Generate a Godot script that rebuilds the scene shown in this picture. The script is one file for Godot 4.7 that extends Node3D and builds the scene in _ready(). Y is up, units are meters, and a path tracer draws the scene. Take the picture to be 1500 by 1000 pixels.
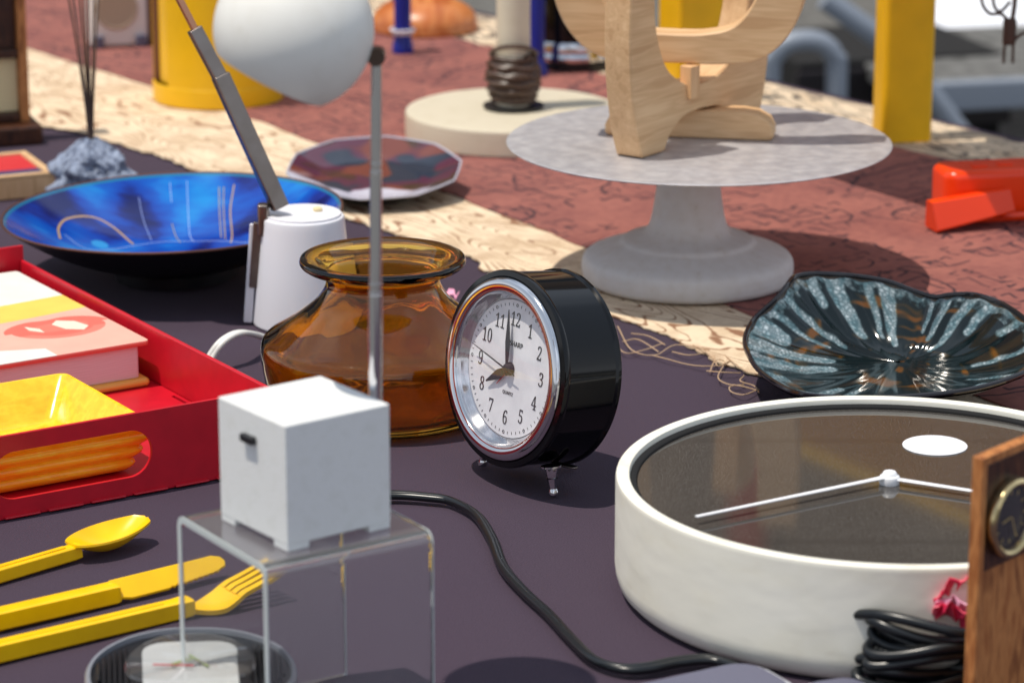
extends Node3D
# A flea-market table in sunlight. Units are metres, y is up; the table top is at height T.
const T := 0.75
const FPX := 4800.0      # focal length in pixels of the 1500 x 1000 photograph
const EYE := 0.61        # camera above the table
const PITCH := 16.0
const PURPLE := 0.0
const CREAM := 0.0012
const RED := 0.0024
var MT := {}
var taken := {}
var rng := RandomNumberGenerator.new()

# ------------------------------------------------------------------ pixels to places
func ray(px: float, py: float) -> Vector3:
	return Vector3((px - 750.0) / FPX, -(py - 500.0) / FPX, -1.0).rotated(Vector3.RIGHT, -deg_to_rad(PITCH))

func tp(px: float, py: float, h := 0.0) -> Vector3:   # point h above the table
	var d := ray(px, py)
	return Vector3(0, T + EYE, 0) + d * ((h - EYE) / d.y)

func hp(px: float, py: float, z: float) -> Vector3:    # point in the upright plane at z
	var d := ray(px, py)
	return Vector3(0, T + EYE, 0) + d * (z / d.z)

func uv_to(u: float, v: float, h := 0.0) -> Vector3:   # the table's own axes: u along it, v across towards the back
	return Vector3(0.61 * u + 0.79 * v, T + h, 0.79 * u - 0.61 * v)

func heading(e: Vector3) -> float:                     # turn that brings local +x to e
	return atan2(-e.z, e.x)

# ------------------------------------------------------------------ mesh building
class MB:
	var v := PackedVector3Array()
	var t := PackedVector2Array()
	func tri(a: Vector3, b: Vector3, c: Vector3, ua := Vector2.ZERO, ub := Vector2.ZERO, uc := Vector2.ZERO) -> void:
		if (b - a).cross(c - a).length_squared() < 1e-20: return
		v.append(a); v.append(b); v.append(c)
		t.append(ua); t.append(ub); t.append(uc)
	func quad(a, b, c, d, ua := Vector2.ZERO, ub := Vector2.ZERO, uc := Vector2.ZERO, ud := Vector2.ZERO) -> void:
		tri(a, b, c, ua, ub, uc); tri(a, c, d, ua, uc, ud)
	func orient(from: int) -> void:
		var mid := Vector3.ZERO
		for i in range(from, v.size()): mid += v[i]
		mid /= maxf(1.0, v.size() - from)
		var vol := 0.0
		for i in range(from, v.size(), 3): vol += (v[i] - mid).dot((v[i + 1] - mid).cross(v[i + 2] - mid))
		if vol < 0.0:
			for i in range(from, v.size(), 3):
				var p := v[i + 1]; v[i + 1] = v[i + 2]; v[i + 2] = p
				var q := t[i + 1]; t[i + 1] = t[i + 2]; t[i + 2] = q
	func loft(rings: Array, wrap := true, cap0 := true, cap1 := true, close := false) -> void:
		var from := v.size()
		var m: int = rings.size()
		var n: int = rings[0].size()
		var last := m if close else m - 1
		for j in last:
			var A: PackedVector3Array = rings[j]
			var B: PackedVector3Array = rings[(j + 1) % m]
			for i in (n if wrap else n - 1):
				var k := (i + 1) % n
				var u0 := float(i) / n
				var u1 := float(i + 1) / n
				var v0 := float(j) / (m - 1)
				var v1 := float(j + 1) / (m - 1)
				quad(A[i], A[k], B[k], B[i], Vector2(u0, v0), Vector2(u1, v0), Vector2(u1, v1), Vector2(u0, v1))
		if wrap and not close:
			for e in [[0, cap0], [m - 1, cap1]]:
				if not e[1]: continue
				var R: PackedVector3Array = rings[e[0]]
				var c := Vector3.ZERO
				for p in R: c += p
				c /= n
				for i in n:
					if e[0] == 0: tri(c, R[(i + 1) % n], R[i])
					else: tri(c, R[i], R[(i + 1) % n])
		if wrap: orient(from)
	func lathe(prof: Array, n := 48, xf := Transform3D.IDENTITY, cap0 := false, cap1 := false) -> void:
		var rings := []
		for p in prof:
			var r := PackedVector3Array()
			for i in n:
				var a := TAU * i / n
				r.append(xf * Vector3(cos(a) * p[0], p[1], sin(a) * p[0]))
			rings.append(r)
		loft(rings, true, cap0, cap1)
	func tube(path: Array, rad, n := 10, closed := false, flat := 1.0) -> void:
		var rings := []
		var m := path.size()
		var side := Vector3.ZERO
		for j in m:
			var a: Vector3 = path[(j - 1 + m) % m] if closed else path[maxi(j - 1, 0)]
			var b: Vector3 = path[(j + 1) % m] if closed else path[mini(j + 1, m - 1)]
			var d := (b - a).normalized()
			if side == Vector3.ZERO:
				side = d.cross(Vector3.UP if absf(d.y) < 0.9 else Vector3.RIGHT).normalized()
			else:
				side = (side - d * side.dot(d)).normalized()
			var up := side.cross(d)
			var r := PackedVector3Array()
			var w: float = rad[j] if rad is Array else rad
			for i in n:
				var t := TAU * i / n
				r.append(path[j] + side * cos(t) * w + up * sin(t) * w * flat)
			rings.append(r)
		loft(rings, true, true, true, closed)
	func rrect(hx: float, hz: float, rc: float, y: float, seg := 4) -> PackedVector3Array:
		var r := PackedVector3Array()
		rc = clampf(rc, 0.00005, minf(hx, hz))
		for q in 4:
			var cx := (hx - rc) * (1 if q == 0 or q == 3 else -1)
			var cz := (hz - rc) * (1 if q < 2 else -1)
			for i in seg + 1:
				var a := PI / 2 * (q + float(i) / seg)
				r.append(Vector3(cx + cos(a) * rc, y, cz + sin(a) * rc))
		return r
	func rbox(size: Vector3, bevel: float, rc := -1.0, xf := Transform3D.IDENTITY, seg := 3) -> void:  # stands on y = 0
		var from := v.size()
		rc = bevel if rc < 0 else rc
		var rings := []
		for k in seg + 1:
			var a := PI / 2 * k / seg
			rings.append(rrect(size.x / 2 - bevel * (1 - sin(a)), size.z / 2 - bevel * (1 - sin(a)), rc - bevel * (1 - sin(a)), bevel * (1 - cos(a))))
		for k in seg + 1:
			var a := PI / 2 * k / seg
			rings.append(rrect(size.x / 2 - bevel * (1 - cos(a)), size.z / 2 - bevel * (1 - cos(a)), rc - bevel * (1 - cos(a)), size.y - bevel * (1 - sin(a))))
		loft(rings)
		for i in range(from, v.size()): v[i] = xf * v[i]
	func extrude(poly: PackedVector2Array, depth: float, bevel := 0.0, xf := Transform3D.IDENTITY) -> void:   # outline in xy, thick along z
		var from := v.size()
		if Geometry2D.is_polygon_clockwise(poly): poly.reverse()
		var n := poly.size()
		var inner := PackedVector2Array()
		for i in n:
			var a := (poly[i] - poly[(i - 1 + n) % n]).normalized()
			var b := (poly[(i + 1) % n] - poly[i]).normalized()
			var nrm := Vector2(-(a.y + b.y), a.x + b.x).normalized()
			var s := maxf(0.5, nrm.dot(Vector2(-a.y, a.x)))
			inner.append(poly[i] + nrm * bevel / s)
		var lay := [[inner, -depth / 2], [poly, -depth / 2 + bevel], [poly, depth / 2 - bevel], [inner, depth / 2]] if bevel > 0 else [[poly, -depth / 2], [poly, depth / 2]]
		for j in lay.size() - 1:
			for i in n:
				var k := (i + 1) % n
				var p: PackedVector2Array = lay[j][0]
				var q: PackedVector2Array = lay[j + 1][0]
				quad(Vector3(p[i].x, p[i].y, lay[j][1]), Vector3(p[k].x, p[k].y, lay[j][1]), Vector3(q[k].x, q[k].y, lay[j + 1][1]), Vector3(q[i].x, q[i].y, lay[j + 1][1]))
		var ix := Geometry2D.triangulate_polygon(inner)
		for e in [[-depth / 2, true], [depth / 2, false]]:
			for i in range(0, ix.size(), 3):
				var A := inner[ix[i]]; var B := inner[ix[i + 1]]; var C := inner[ix[i + 2]]
				if (B - A).cross(C - A) < 0:
					var s := B; B = C; C = s
				var a := Vector3(A.x, A.y, e[0]); var b := Vector3(B.x, B.y, e[0]); var c := Vector3(C.x, C.y, e[0])
				if e[1]: tri(a, c, b)
				else: tri(a, b, c)
		for i in range(from, v.size()): v[i] = xf * v[i]
	func mesh(crease := 40.0) -> ArrayMesh:
		var lim := cos(deg_to_rad(crease))
		var fn := PackedVector3Array()
		var at := {}
		var keys := []
		for i in range(0, v.size(), 3):
			fn.append((v[i + 1] - v[i]).cross(v[i + 2] - v[i]))
			for k in 3:
				var key := Vector3i((v[i + k] * 200000.0).round())
				keys.append(key)
				if at.has(key): at[key].append(i / 3)
				else: at[key] = [i / 3]
		var un := PackedVector3Array()
		for n in fn: un.append(n.normalized())
		var ov := PackedVector3Array(); var on := PackedVector3Array(); var ot := PackedVector2Array()
		for i in range(0, v.size(), 3):
			for k in [0, 2, 1]:
				var n := Vector3.ZERO
				for f in at[keys[i + k]]:
					if un[f].dot(un[i / 3]) > lim: n += fn[f]
				ov.append(v[i + k]); on.append(n.normalized()); ot.append(t[i + k])
		var arr := []
		arr.resize(Mesh.ARRAY_MAX)
		arr[Mesh.ARRAY_VERTEX] = ov; arr[Mesh.ARRAY_NORMAL] = on; arr[Mesh.ARRAY_TEX_UV] = ot
		var am := ArrayMesh.new()
		am.add_surface_from_arrays(Mesh.PRIMITIVE_TRIANGLES, arr)
		return am

func smooth(pts: Array, sub := 6, closed := false) -> Array:   # Catmull-Rom through the points
	var out := []
	var n := pts.size()
	for i in (n if closed else n - 1):
		var p0 = pts[(i - 1 + n) % n] if closed or i > 0 else pts[0] * 2 - pts[1]
		var p1 = pts[i]
		var p2 = pts[(i + 1) % n]
		var p3 = pts[(i + 2) % n] if closed or i + 2 < n else pts[n - 1] * 2 - pts[n - 2]
		for k in sub:
			var s := float(k) / sub
			out.append(0.5 * (p1 * 2 + (p2 - p0) * s + (p0 * 2 - p1 * 5 + p2 * 4 - p3) * s * s + (p1 * 3 - p0 - p2 * 3 + p3) * s * s * s))
	if not closed: out.append(pts[n - 1])
	return out

# ------------------------------------------------------------------ things and parts
func numbered(called: String) -> String:
	taken[called] = taken.get(called, -1) + 1
	return called if taken[called] == 0 else "%s_%03d" % [called, taken[called]]

func tag(o: Node3D, label: String, category: String, group := "") -> Node3D:
	o.set_meta("label", label); o.set_meta("category", category)
	if group: o.set_meta("group", group)
	return o

func thing(called: String, label: String, category: String, at: Vector3, turn := 0.0, group := "") -> Node3D:
	var o := Node3D.new()
	o.name = numbered(called)
	add_child(o)
	o.position = at; o.rotation.y = turn
	return tag(o, label, category, group)

func part(called: String, mb, m: Material, parent: Node3D, xf := Transform3D.IDENTITY, crease := 40.0) -> MeshInstance3D:
	var o := MeshInstance3D.new()
	o.name = called if parent != self else numbered(called)
	o.mesh = mb.mesh(crease) if mb is MB else mb
	o.material_override = m
	o.transform = xf
	parent.add_child(o, true)
	return o

func struct(called: String, mb: MB, m: Material, parent: Node3D = self) -> MeshInstance3D:
	var o := part(called, mb, m, parent)
	if parent == self: o.set_meta("kind", "structure")
	return o

func at(p: Vector3, turn := 0.0) -> Transform3D:
	return Transform3D(Basis(Vector3.UP, turn), p)

# ------------------------------------------------------------------ materials
func mat(called: String, c: Color, rough := 0.6, metal := 0.0) -> StandardMaterial3D:
	var m := StandardMaterial3D.new()
	m.resource_name = called
	m.albedo_color = c; m.roughness = rough; m.metallic = metal
	MT[called] = m
	return m

func c8(r: int, g: int, b: int) -> Color: return Color8(r, g, b)

func noise(seed_: int, freq: float, oct := 4, kind := FastNoiseLite.TYPE_SIMPLEX_SMOOTH) -> FastNoiseLite:
	var n := FastNoiseLite.new()
	n.seed = seed_; n.frequency = freq; n.noise_type = kind; n.fractal_octaves = oct
	return n

func ntex(seed_: int, freq: float, cols: Array, pos: Array = [], oct := 4, size := 512, kind := FastNoiseLite.TYPE_SIMPLEX_SMOOTH) -> NoiseTexture2D:
	var t := NoiseTexture2D.new()
	t.width = size; t.height = size; t.seamless = true
	t.noise = noise(seed_, freq, oct, kind)
	if cols.size():
		var g := Gradient.new()
		g.offsets = PackedFloat32Array(pos if pos.size() else range(cols.size()).map(func(i): return float(i) / (cols.size() - 1)))
		g.colors = PackedColorArray(cols)
		t.color_ramp = g
	return t

func tri_tex(m: StandardMaterial3D, tex: Texture2D, scale: Vector3, world := false) -> StandardMaterial3D:
	m.albedo_texture = tex
	m.uv1_triplanar = true; m.uv1_world_triplanar = world
	m.uv1_scale = scale
	return m

func bump(m: StandardMaterial3D, tex: Texture2D, cm: float) -> StandardMaterial3D:
	m.heightmap_enabled = true; m.heightmap_texture = tex; m.heightmap_scale = cm
	return m

func dot(img: Image, x: float, y: float, r: float, c: Color) -> void:
	var w := img.get_width(); var h := img.get_height()
	for j in range(floori(y - r), ceili(y + r) + 1):
		for i in range(floori(x - r), ceili(x + r) + 1):
			var d := Vector2(i - x, j - y).length()
			if d < r:
				var k := clampf((r - d) / 1.2, 0, 1) * c.a
				var p := img.get_pixel(posmod(i, w), posmod(j, h))
				img.set_pixel(posmod(i, w), posmod(j, h), p.lerp(Color(c.r, c.g, c.b), k))

func stroke(img: Image, pts: Array, r: float, c: Color) -> void:
	for i in pts.size() - 1:
		var a: Vector2 = pts[i]; var b: Vector2 = pts[i + 1]
		var n := maxi(1, ceili(a.distance_to(b) / maxf(1.0, r * 0.7)))
		for k in n: 
			var p := a.lerp(b, float(k) / n)
			dot(img, p.x, p.y, r, c)

func make_red_batik() -> ImageTexture:
	var n1 := noise(3, 0.006, 4); var n2 := noise(4, 0.05, 3)
	var S := 1024
	var img := Image.create(S, S, false, Image.FORMAT_RGB8)
	for y in S:
		for x in S:
			var f := n1.get_noise_2d(x, y) * 0.6 + n2.get_noise_2d(x, y) * 0.4
			var c := Color8(150, 92, 82).lerp(Color8(122, 70, 66), clampf(f * 1.2 + 0.35, 0, 1))
			img.set_pixel(x, y, c)
	var r := RandomNumberGenerator.new(); r.seed = 11
	var ink := Color8(50, 29, 38)
	# hand-drawn maze of jogged lines in patches, and long wandering outlines between them
	var warp := noise(12, 0.008, 2); var patch := noise(13, 0.004, 2)
	var G := 29
	for gy in S / G + 1:
		for gx in S / G + 1:
			var o := Vector2(gx, gy) * G
			if patch.get_noise_2d(o.x, o.y) < -0.22 or r.randf() < 0.08: continue
			var m := o + Vector2(G, G) / 2
			var e := [Vector2(0.5, 0), Vector2(1, 0.5), Vector2(0.5, 1), Vector2(0, 0.5)]
			var k := r.randi() % 4
			var ends := [[0, 1], [2, 3], [0, 3], [1, 2]] if k < 2 else [[0, 2], [0, 1], [1, 3], [2, 3]]
			var pr: Array = ends[(k + gx) % 4]
			var pts := []
			for q in [o + e[pr[0]] * G, m + Vector2(r.randf_range(-4, 4), r.randf_range(-4, 4)), o + e[pr[1]] * G]:
				pts.append(q + Vector2(warp.get_noise_2d(q.x, q.y), warp.get_noise_2d(q.x + 500, q.y)) * 20.0)
			stroke(img, pts, r.randf_range(1.9, 3.2), Color(ink, r.randf_range(0.65, 0.95)))
	for k in 34:
		var p := Vector2(r.randf() * S, r.randf() * S)
		if k > 8 and patch.get_noise_2d(p.x, p.y) > 0.0: continue
		var a := r.randf() * TAU
		var curl := r.randf_range(-0.22, 0.22)
		var pts := []
		for q in r.randi_range(14, 34):
			pts.append(p)
			a += curl + r.randf_range(-0.4, 0.4)
			p += Vector2.from_angle(a) * 11
		stroke(img, smooth(pts, 3), r.randf_range(1.8, 3.2), Color(ink, 0.85))
	return ImageTexture.create_from_image(img)

func make_cream_batik(dark: Color, width: float, seed_: int) -> ImageTexture:
	var n1 := noise(seed_, 0.0042, 2); var n2 := noise(seed_ + 1, 0.012, 3); var n3 := noise(seed_ + 2, 0.09, 3)
	var S := 768
	var img := Image.create(S, S, false, Image.FORMAT_RGB8)
	for y in S:
		for x in S:
			var c := Color8(226, 205, 176).lerp(Color8(204, 180, 150), clampf(n2.get_noise_2d(x, y) * 1.3 + 0.3 + 0.4 * n3.get_noise_2d(x, y), 0, 1))
			var g := n1.get_noise_2d(x * 0.35, y * 1.7) * 10.0 + n2.get_noise_2d(x, y) * 0.35
			var e := absf(g - roundf(g))
			var w := width * (0.7 + 0.9 * n2.get_noise_2d(x * 1.7 + 300, y * 1.7))
			if e < w * 2.0: c = c.lerp(dark, clampf((w * 2.0 - e) / w, 0, 1) * 0.9)
			img.set_pixel(x, y, c)
	var r := RandomNumberGenerator.new(); r.seed = seed_
	for k in 24:
		var p := Vector2(r.randf() * S, r.randf() * S)
		var a := r.randf() * TAU
		var turn := r.randf_range(-0.5, 0.5)
		var pts := []
		for q in r.randi_range(6, 14):
			pts.append(p); a += turn + r.randf_range(-0.3, 0.3); p += Vector2.from_angle(a) * Vector2(12, 7)
		stroke(img, pts, 1.0 + width * 12, Color(dark, 0.7))
	return ImageTexture.create_from_image(img)

func on_bowl(px: float, py: float, c: Vector3, R: float) -> Vector2:   # where the sight line meets the inside of the blue bowl, as texture place
	var d := ray(px, py).normalized()
	var p := Vector3(0, T + EYE, 0)
	p += d * (p.distance_to(c) - R * 1.3)
	for k in 400:
		p += d * 0.001
		var q := p - c
		var s := Vector2(q.x, q.z).length() / R
		if s < 1.0 and q.y < 0.0092 + 0.040 * pow(s, 2.3) and q.z < R * 0.6: return Vector2(q.x, q.z) / (2 * R) + Vector2(0.5, 0.5)
	return Vector2(0.5, 0.5)

func make_enamel(c: Vector3, R: float) -> ImageTexture:    # blue copper enamel with gold wire, looked at from above
	var S := 768
	var n1 := noise(21, 0.0045, 2); var n2 := noise(22, 0.02, 3)
	var img := Image.create(S, S, false, Image.FORMAT_RGB8)
	for y in S:
		for x in S:
			var f := n1.get_noise_2d(x, y) * 1.25 + 0.3 * n2.get_noise_2d(x * 0.6, y * 1.6)
			var col := Color8(3, 46, 146).lerp(Color8(2, 94, 186), clampf(f + 0.45, 0, 1))
			col = col.lerp(Color8(6, 18, 84), clampf(-f * 1.8 - 0.3, 0, 1))
			col = col.lerp(Color8(16, 128, 200), clampf(f * 1.5 - 0.55, 0, 1))
			var d := Vector2(x - S / 2.0, y - S / 2.0).length() / (S / 2.0)
			if d > 0.975: col = col.lerp(Color8(30, 120, 150), 0.8)
			img.set_pixel(x, y, col)
	var gold := Color8(190, 150, 100); var pale := Color8(150, 165, 215)
	for e in [[gold, 3.4, [[88, 345], [86, 330], [96, 318], [120, 313], [145, 318], [170, 334], [195, 356]]], [pale, 1.8, [[275, 266], [276, 310], [278, 345], [284, 355]]], [gold, 1.8, [[322, 275], [322, 310], [324, 350]]], [gold, 1.8, [[329, 275], [328, 305], [330, 352]]], [gold, 2.4, [[344, 272], [338, 310], [340, 345], [338, 358]]], [pale, 1.8, [[250, 268], [251, 285], [252, 297]]], [gold, 1.6, [[252, 328], [257, 345], [264, 356]]], [pale, 2.0, [[95, 340], [130, 362], [200, 358], [250, 353], [320, 354], [372, 358]]], [pale, 1.6, [[204, 288], [210, 320], [222, 352]]]]:
		var pts := []
		for p in e[2]: pts.append(on_bowl(p[0], p[1], c, R) * S)
		stroke(img, smooth(pts, 6), e[1], Color(e[0], 0.8))
	var q := on_bowl(146, 355, c, R) * S
	dot(img, q.x, q.y, 20, Color8(40, 140, 205))
	return ImageTexture.create_from_image(img)

func make_glaze() -> ImageTexture:     # drip glaze: across = round the bowl, down = from the middle to the rim
	var W := 1280; var Hh := 320
	var n1 := noise(31, 0.006, 3); var n2 := noise(32, 0.11, 2, FastNoiseLite.TYPE_CELLULAR); var n3 := noise(33, 0.05, 3)
	n2.cellular_return_type = FastNoiseLite.RETURN_DISTANCE2_SUB
	var img := Image.create(W, Hh, false, Image.FORMAT_RGB8)
	var len := PackedFloat32Array(); var wid := PackedFloat32Array(); var pos := PackedFloat32Array()
	var r := RandomNumberGenerator.new(); r.seed = 5
	var x0 := 0.0
	while x0 < W:
		if r.randf() > 0.2:
			pos.append(x0 + 37.0 + r.randf_range(-10, 10)); len.append(r.randf_range(0.12, 0.62)); wid.append(r.randf_range(7, 23))
		x0 += W / 26.0
	for y in Hh:
		var v := float(y) / Hh
		for x in W:
			var f := n1.get_noise_2d(x * 0.7, y * 2.2)
			var c := Color8(8, 20, 22).lerp(Color8(98, 60, 16), clampf(f * 4.0 - 1.1, 0, 1))
			var best := 0.0
			for k in pos.size():
				var dx := absf(x - pos[k] + 12.0 * n1.get_noise_2d(k * 50, y * 1.2))
				dx = minf(dx, W - dx)
				if dx > 40: continue
				var tip := 1.0 - len[k]
				var w := wid[k] * (0.72 + 0.4 * v)
				var near := w - dx
				if v < tip + 0.05: near = w - Vector2(dx, (tip + 0.05 - v) * Hh).length()
				best = maxf(best, clampf(near / 5.0 + 0.1, 0, 1))
			if v > 0.9: best = maxf(best, clampf((v - 0.9) * 12.0 + n3.get_noise_2d(x, y), 0, 0.8))
			if best > 0:
				var cell := n2.get_noise_2d(x, y) * 0.5 + 0.5
				var d := Color8(224, 234, 240).lerp(Color8(124, 158, 168), clampf(n3.get_noise_2d(x * 0.8, y * 0.5) * 1.6 + 0.35, 0, 1))
				d = d.lerp(Color8(40, 60, 66), clampf(0.75 - cell * 1.6, 0, 0.7))
				c = c.lerp(d, best)
			if v > 0.975: c = c.lerp(Color8(72, 44, 16), 0.75)
			img.set_pixel(x, y, c)
	return ImageTexture.create_from_image(img)

func make_cover() -> ImageTexture:     # pop-art book cover: bands of flat colour and a pair of parted lips
	var W := 512; var Hh := 640
	var img := Image.create(W, Hh, false, Image.FORMAT_RGB8)
	var n := noise(41, 0.01, 3)
	for y in Hh:
		for x in W:
			var t := y / float(Hh); var s := x / float(W)
			var c := Color8(236, 234, 226)
			var w := 0.03 * sin(s * 3.0)
			if t > 0.36 + w: c = Color8(250, 210, 100)
			if t > 0.53 + w * 1.6: c = Color8(247, 184, 166)
			if t > 0.80 + 0.30 * (s - 0.25) and s < 0.62: c = Color8(236, 234, 226)
			var p := Vector2((s - 0.78) / 0.20, (t - 0.71) / 0.115)
			var ang := atan2(p.y, p.x)
			var rr := p.length() * (1.0 + 0.16 * cos(ang * 2.0 + 0.2) * signf(p.y) * 0.4)
			if p.y < 0: rr *= 1.0 + 0.18 * exp(-pow(p.x * 4.0, 2))
			if rr < 1.0: c = Color8(236, 116, 102)
			if rr < 1.0 and p.y > 0.35 and rr > 0.75: c = Color8(240, 134, 118)
			var q := Vector2((p.x - 0.02) / 0.62, (p.y + 0.02) / 0.40)
			if q.length() < 1.0: c = Color8(238, 128, 112)
			var g := Vector2((p.x - 0.28 - p.y * 0.15) / 0.24, (p.y + 0.02) / 0.62)
			if absf(g.x) < 1 and absf(g.y) < 1 - 0.5 * absf(g.x): c = Color8(240, 228, 208)
			g = Vector2((p.x + 0.42 - p.y * 0.2) / 0.11, (p.y + 0.1) / 0.42)
			if absf(g.x) + absf(g.y) < 1: c = Color8(240, 228, 208)
			img.set_pixel(x, y, c.darkened(0.03 * (n.get_noise_2d(x, y) + 0.5)))
	return ImageTexture.create_from_image(img)

func make_marble_dish() -> ImageTexture:   # purple, brown and white swirl glaze from above
	var S := 384
	var n1 := noise(51, 0.005, 2); var n2 := noise(52, 0.007, 2)
	var img := Image.create(S, S, false, Image.FORMAT_RGB8)
	for y in S:
		for x in S:
			var f := n1.get_noise_2d(x + 60 * n2.get_noise_2d(x, y), y)
			var c := Color8(84, 44, 62)
			c = c.lerp(Color8(70, 50, 36), clampf(f * 5 - 0.6, 0, 1))
			c = c.lerp(Color8(46, 52, 66), clampf(-f * 5 - 0.7, 0, 1))
			var g := n2.get_noise_2d(x * 0.8 + 500, y * 0.8)
			c = c.lerp(Color8(112, 60, 50), clampf(g * 5 - 1.1, 0, 1))
			var w := (S * 0.36 - x) / 60.0 + (y - S * 0.62) / 50.0 + 2.0 * f + 0.9
			c = c.lerp(Color8(206, 206, 222), clampf(w * 1.6 - 1.2, 0, 0.92))
			img.set_pixel(x, y, c)
	return ImageTexture.create_from_image(img)

func make_materials() -> void:
	var fine := ntex(61, 0.22, [Color(0, 0, 0), Color(1, 1, 1)], [0.25, 0.75], 3, 512)
	var soft := ntex(62, 0.012, [Color(0, 0, 0), Color(1, 1, 1)], [0.2, 0.8], 3, 512)
	MT.fine = fine; MT.soft = soft
	var m := mat("purple_cloth", c8(67, 53, 69), 0.95)
	tri_tex(m, ntex(63, 0.3, [c8(176, 172, 182), c8(255, 250, 254), c8(236, 226, 238)], [0.15, 0.7, 1.0], 5, 512), Vector3.ONE * 7.0, true)
	m.rim_enabled = true; m.rim = 0.08
	bump(m, fine, 0.02)
	m = mat("red_batik", Color.WHITE, 0.9); m.albedo_texture = make_red_batik()
	m = mat("cream_batik", Color.WHITE, 0.9); m.albedo_texture = make_cream_batik(c8(132, 92, 66), 0.075, 70)
	m = mat("cream_black_batik", Color.WHITE, 0.9); m.albedo_texture = make_cream_batik(c8(40, 36, 40), 0.13, 80)
	mat("thread", c8(190, 160, 130), 0.9)
	tri_tex(mat("red_plastic", c8(204, 24, 44), 0.32), ntex(64, 0.03, [c8(235, 235, 235), Color.WHITE], [], 4, 256), Vector3.ONE * 6)
	tri_tex(mat("yellow_plastic", c8(255, 204, 4), 0.24), ntex(65, 0.02, [c8(240, 232, 220), Color.WHITE], [], 3, 256), Vector3.ONE * 8)
	m = mat("yellow_marble", c8(255, 208, 50), 0.18)
	tri_tex(m, ntex(66, 0.012, [c8(250, 214, 150), c8(255, 255, 255), c8(255, 236, 180), c8(250, 224, 170)], [0.15, 0.45, 0.6, 0.9], 5, 512), Vector3(5, 14, 8))
	m.subsurf_scatter_enabled = true; m.subsurf_scatter_strength = 0.15
	tri_tex(mat("yellow_paint", c8(245, 190, 0), 0.4), ntex(67, 0.02, [c8(240, 240, 240), Color.WHITE], [], 4, 256), Vector3.ONE * 5)
	var grime := ntex(68, 0.016, [c8(236, 234, 230), c8(250, 249, 247), Color.WHITE], [0.02, 0.16, 0.45], 6, 512)
	tri_tex(mat("grey_paint", c8(226, 227, 226), 0.55), ntex(60, 0.03, [c8(248, 248, 246), Color.WHITE, c8(252, 252, 251)], [0.1, 0.5, 0.9], 5, 512), Vector3.ONE * 5)
	bump(MT.grey_paint, fine, 0.008)
	tri_tex(mat("white_paint_wood", c8(238, 235, 222), 0.5), ntex(69, 0.010, [c8(200, 180, 158), c8(240, 236, 229), c8(249, 248, 245), Color.WHITE], [0.01, 0.05, 0.18, 0.5], 6, 512), Vector3(4, 6, 4))
	bump(MT.white_paint_wood, soft, 0.02)
	tri_tex(mat("plaster", c8(222, 219, 216), 0.75), ntex(71, 0.02, [c8(176, 156, 138), c8(236, 230, 222), c8(248, 246, 243), Color.WHITE], [0.02, 0.09, 0.24, 0.7], 6, 512), Vector3.ONE * 8)
	bump(MT.plaster, soft, 0.03)
	mat("white_plastic", c8(234, 234, 240), 0.28)
	tri_tex(mat("shade_white", c8(228, 226, 220), 0.42), grime, Vector3.ONE * 7)
	mat("chrome", c8(215, 215, 218), 0.10, 1.0)
	tri_tex(mat("steel", c8(150, 142, 138), 0.3, 1.0), ntex(72, 0.02, [c8(220, 216, 210), Color.WHITE], [], 4, 256), Vector3.ONE * 8)
	mat("rose_metal", c8(196, 142, 112), 0.28, 1.0)
	mat("dark_metal", c8(92, 78, 70), 0.35, 0.9)
	m = tri_tex(mat("aluminium", c8(206, 204, 206), 0.45, 0.4), ntex(73, 0.03, [c8(218, 218, 222), c8(236, 236, 238), Color.WHITE], [0.1, 0.5, 0.9], 6, 512), Vector3.ONE * 4)
	m.roughness_texture = ntex(74, 0.03, [c8(200, 200, 200), Color.WHITE], [], 5, 256)
	mat("black_gloss", c8(10, 11, 14), 0.09)
	MT.black_gloss.metallic_specular = 0.42
	mat("black_plastic", c8(22, 22, 26), 0.35)
	mat("cable", c8(16, 20, 24), 0.3)
	mat("white_cable", c8(226, 226, 222), 0.4)
	m = mat("clock_dial", c8(236, 236, 240), 0.7)
	tri_tex(m, ntex(75, 0.02, [c8(236, 236, 238), Color.WHITE], [], 4, 256), Vector3.ONE * 12)
	mat("ink", c8(14, 16, 24), 0.5)
	mat("hand_dark", c8(10, 15, 30), 0.75)
	mat("white_board", c8(240, 243, 250), 0.6)
	mat("red_hand", c8(190, 30, 44), 0.4)
	mat("copper_ring", c8(186, 84, 60), 0.15, 0.9)
	m = mat("clear_pane", Color(1, 1, 1, 0.03), 0.02)
	m.transparency = BaseMaterial3D.TRANSPARENCY_ALPHA
	m = mat("amber_glass", Color(1.0, 0.76, 0.29, 0.0), 0.008)
	m.refraction_enabled = true; m.refraction_scale = 0.05
	m = mat("acrylic", Color(0.97, 0.975, 0.975, 0.05), 0.03)
	m.refraction_enabled = true; m.refraction_scale = 0.049
	m = mat("enamel", Color.WHITE, 0.14); m.albedo_texture = make_enamel(Vector3(tp(255, 318, 0.044).x, T, tp(255, 318, 0.044).z), 0.1225); m.texture_repeat = false
	mat("enamel_back", c8(14, 12, 18), 0.35)
	mat("copper_rim", c8(120, 80, 66), 0.35, 0.7)
	m = mat("swirl_glaze", Color.WHITE, 0.12); m.albedo_texture = make_marble_dish(); m.texture_repeat = false
	m = mat("drip_glaze", Color.WHITE, 0.10); m.albedo_texture = make_glaze()
	mat("dark_glaze", c8(26, 24, 28), 0.12)
	m = tri_tex(mat("rock", c8(168, 178, 196), 0.85), ntex(76, 0.02, [c8(120, 122, 130), c8(205, 210, 222), Color.WHITE], [0.2, 0.5, 0.85], 6, 512), Vector3.ONE * 14)
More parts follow.
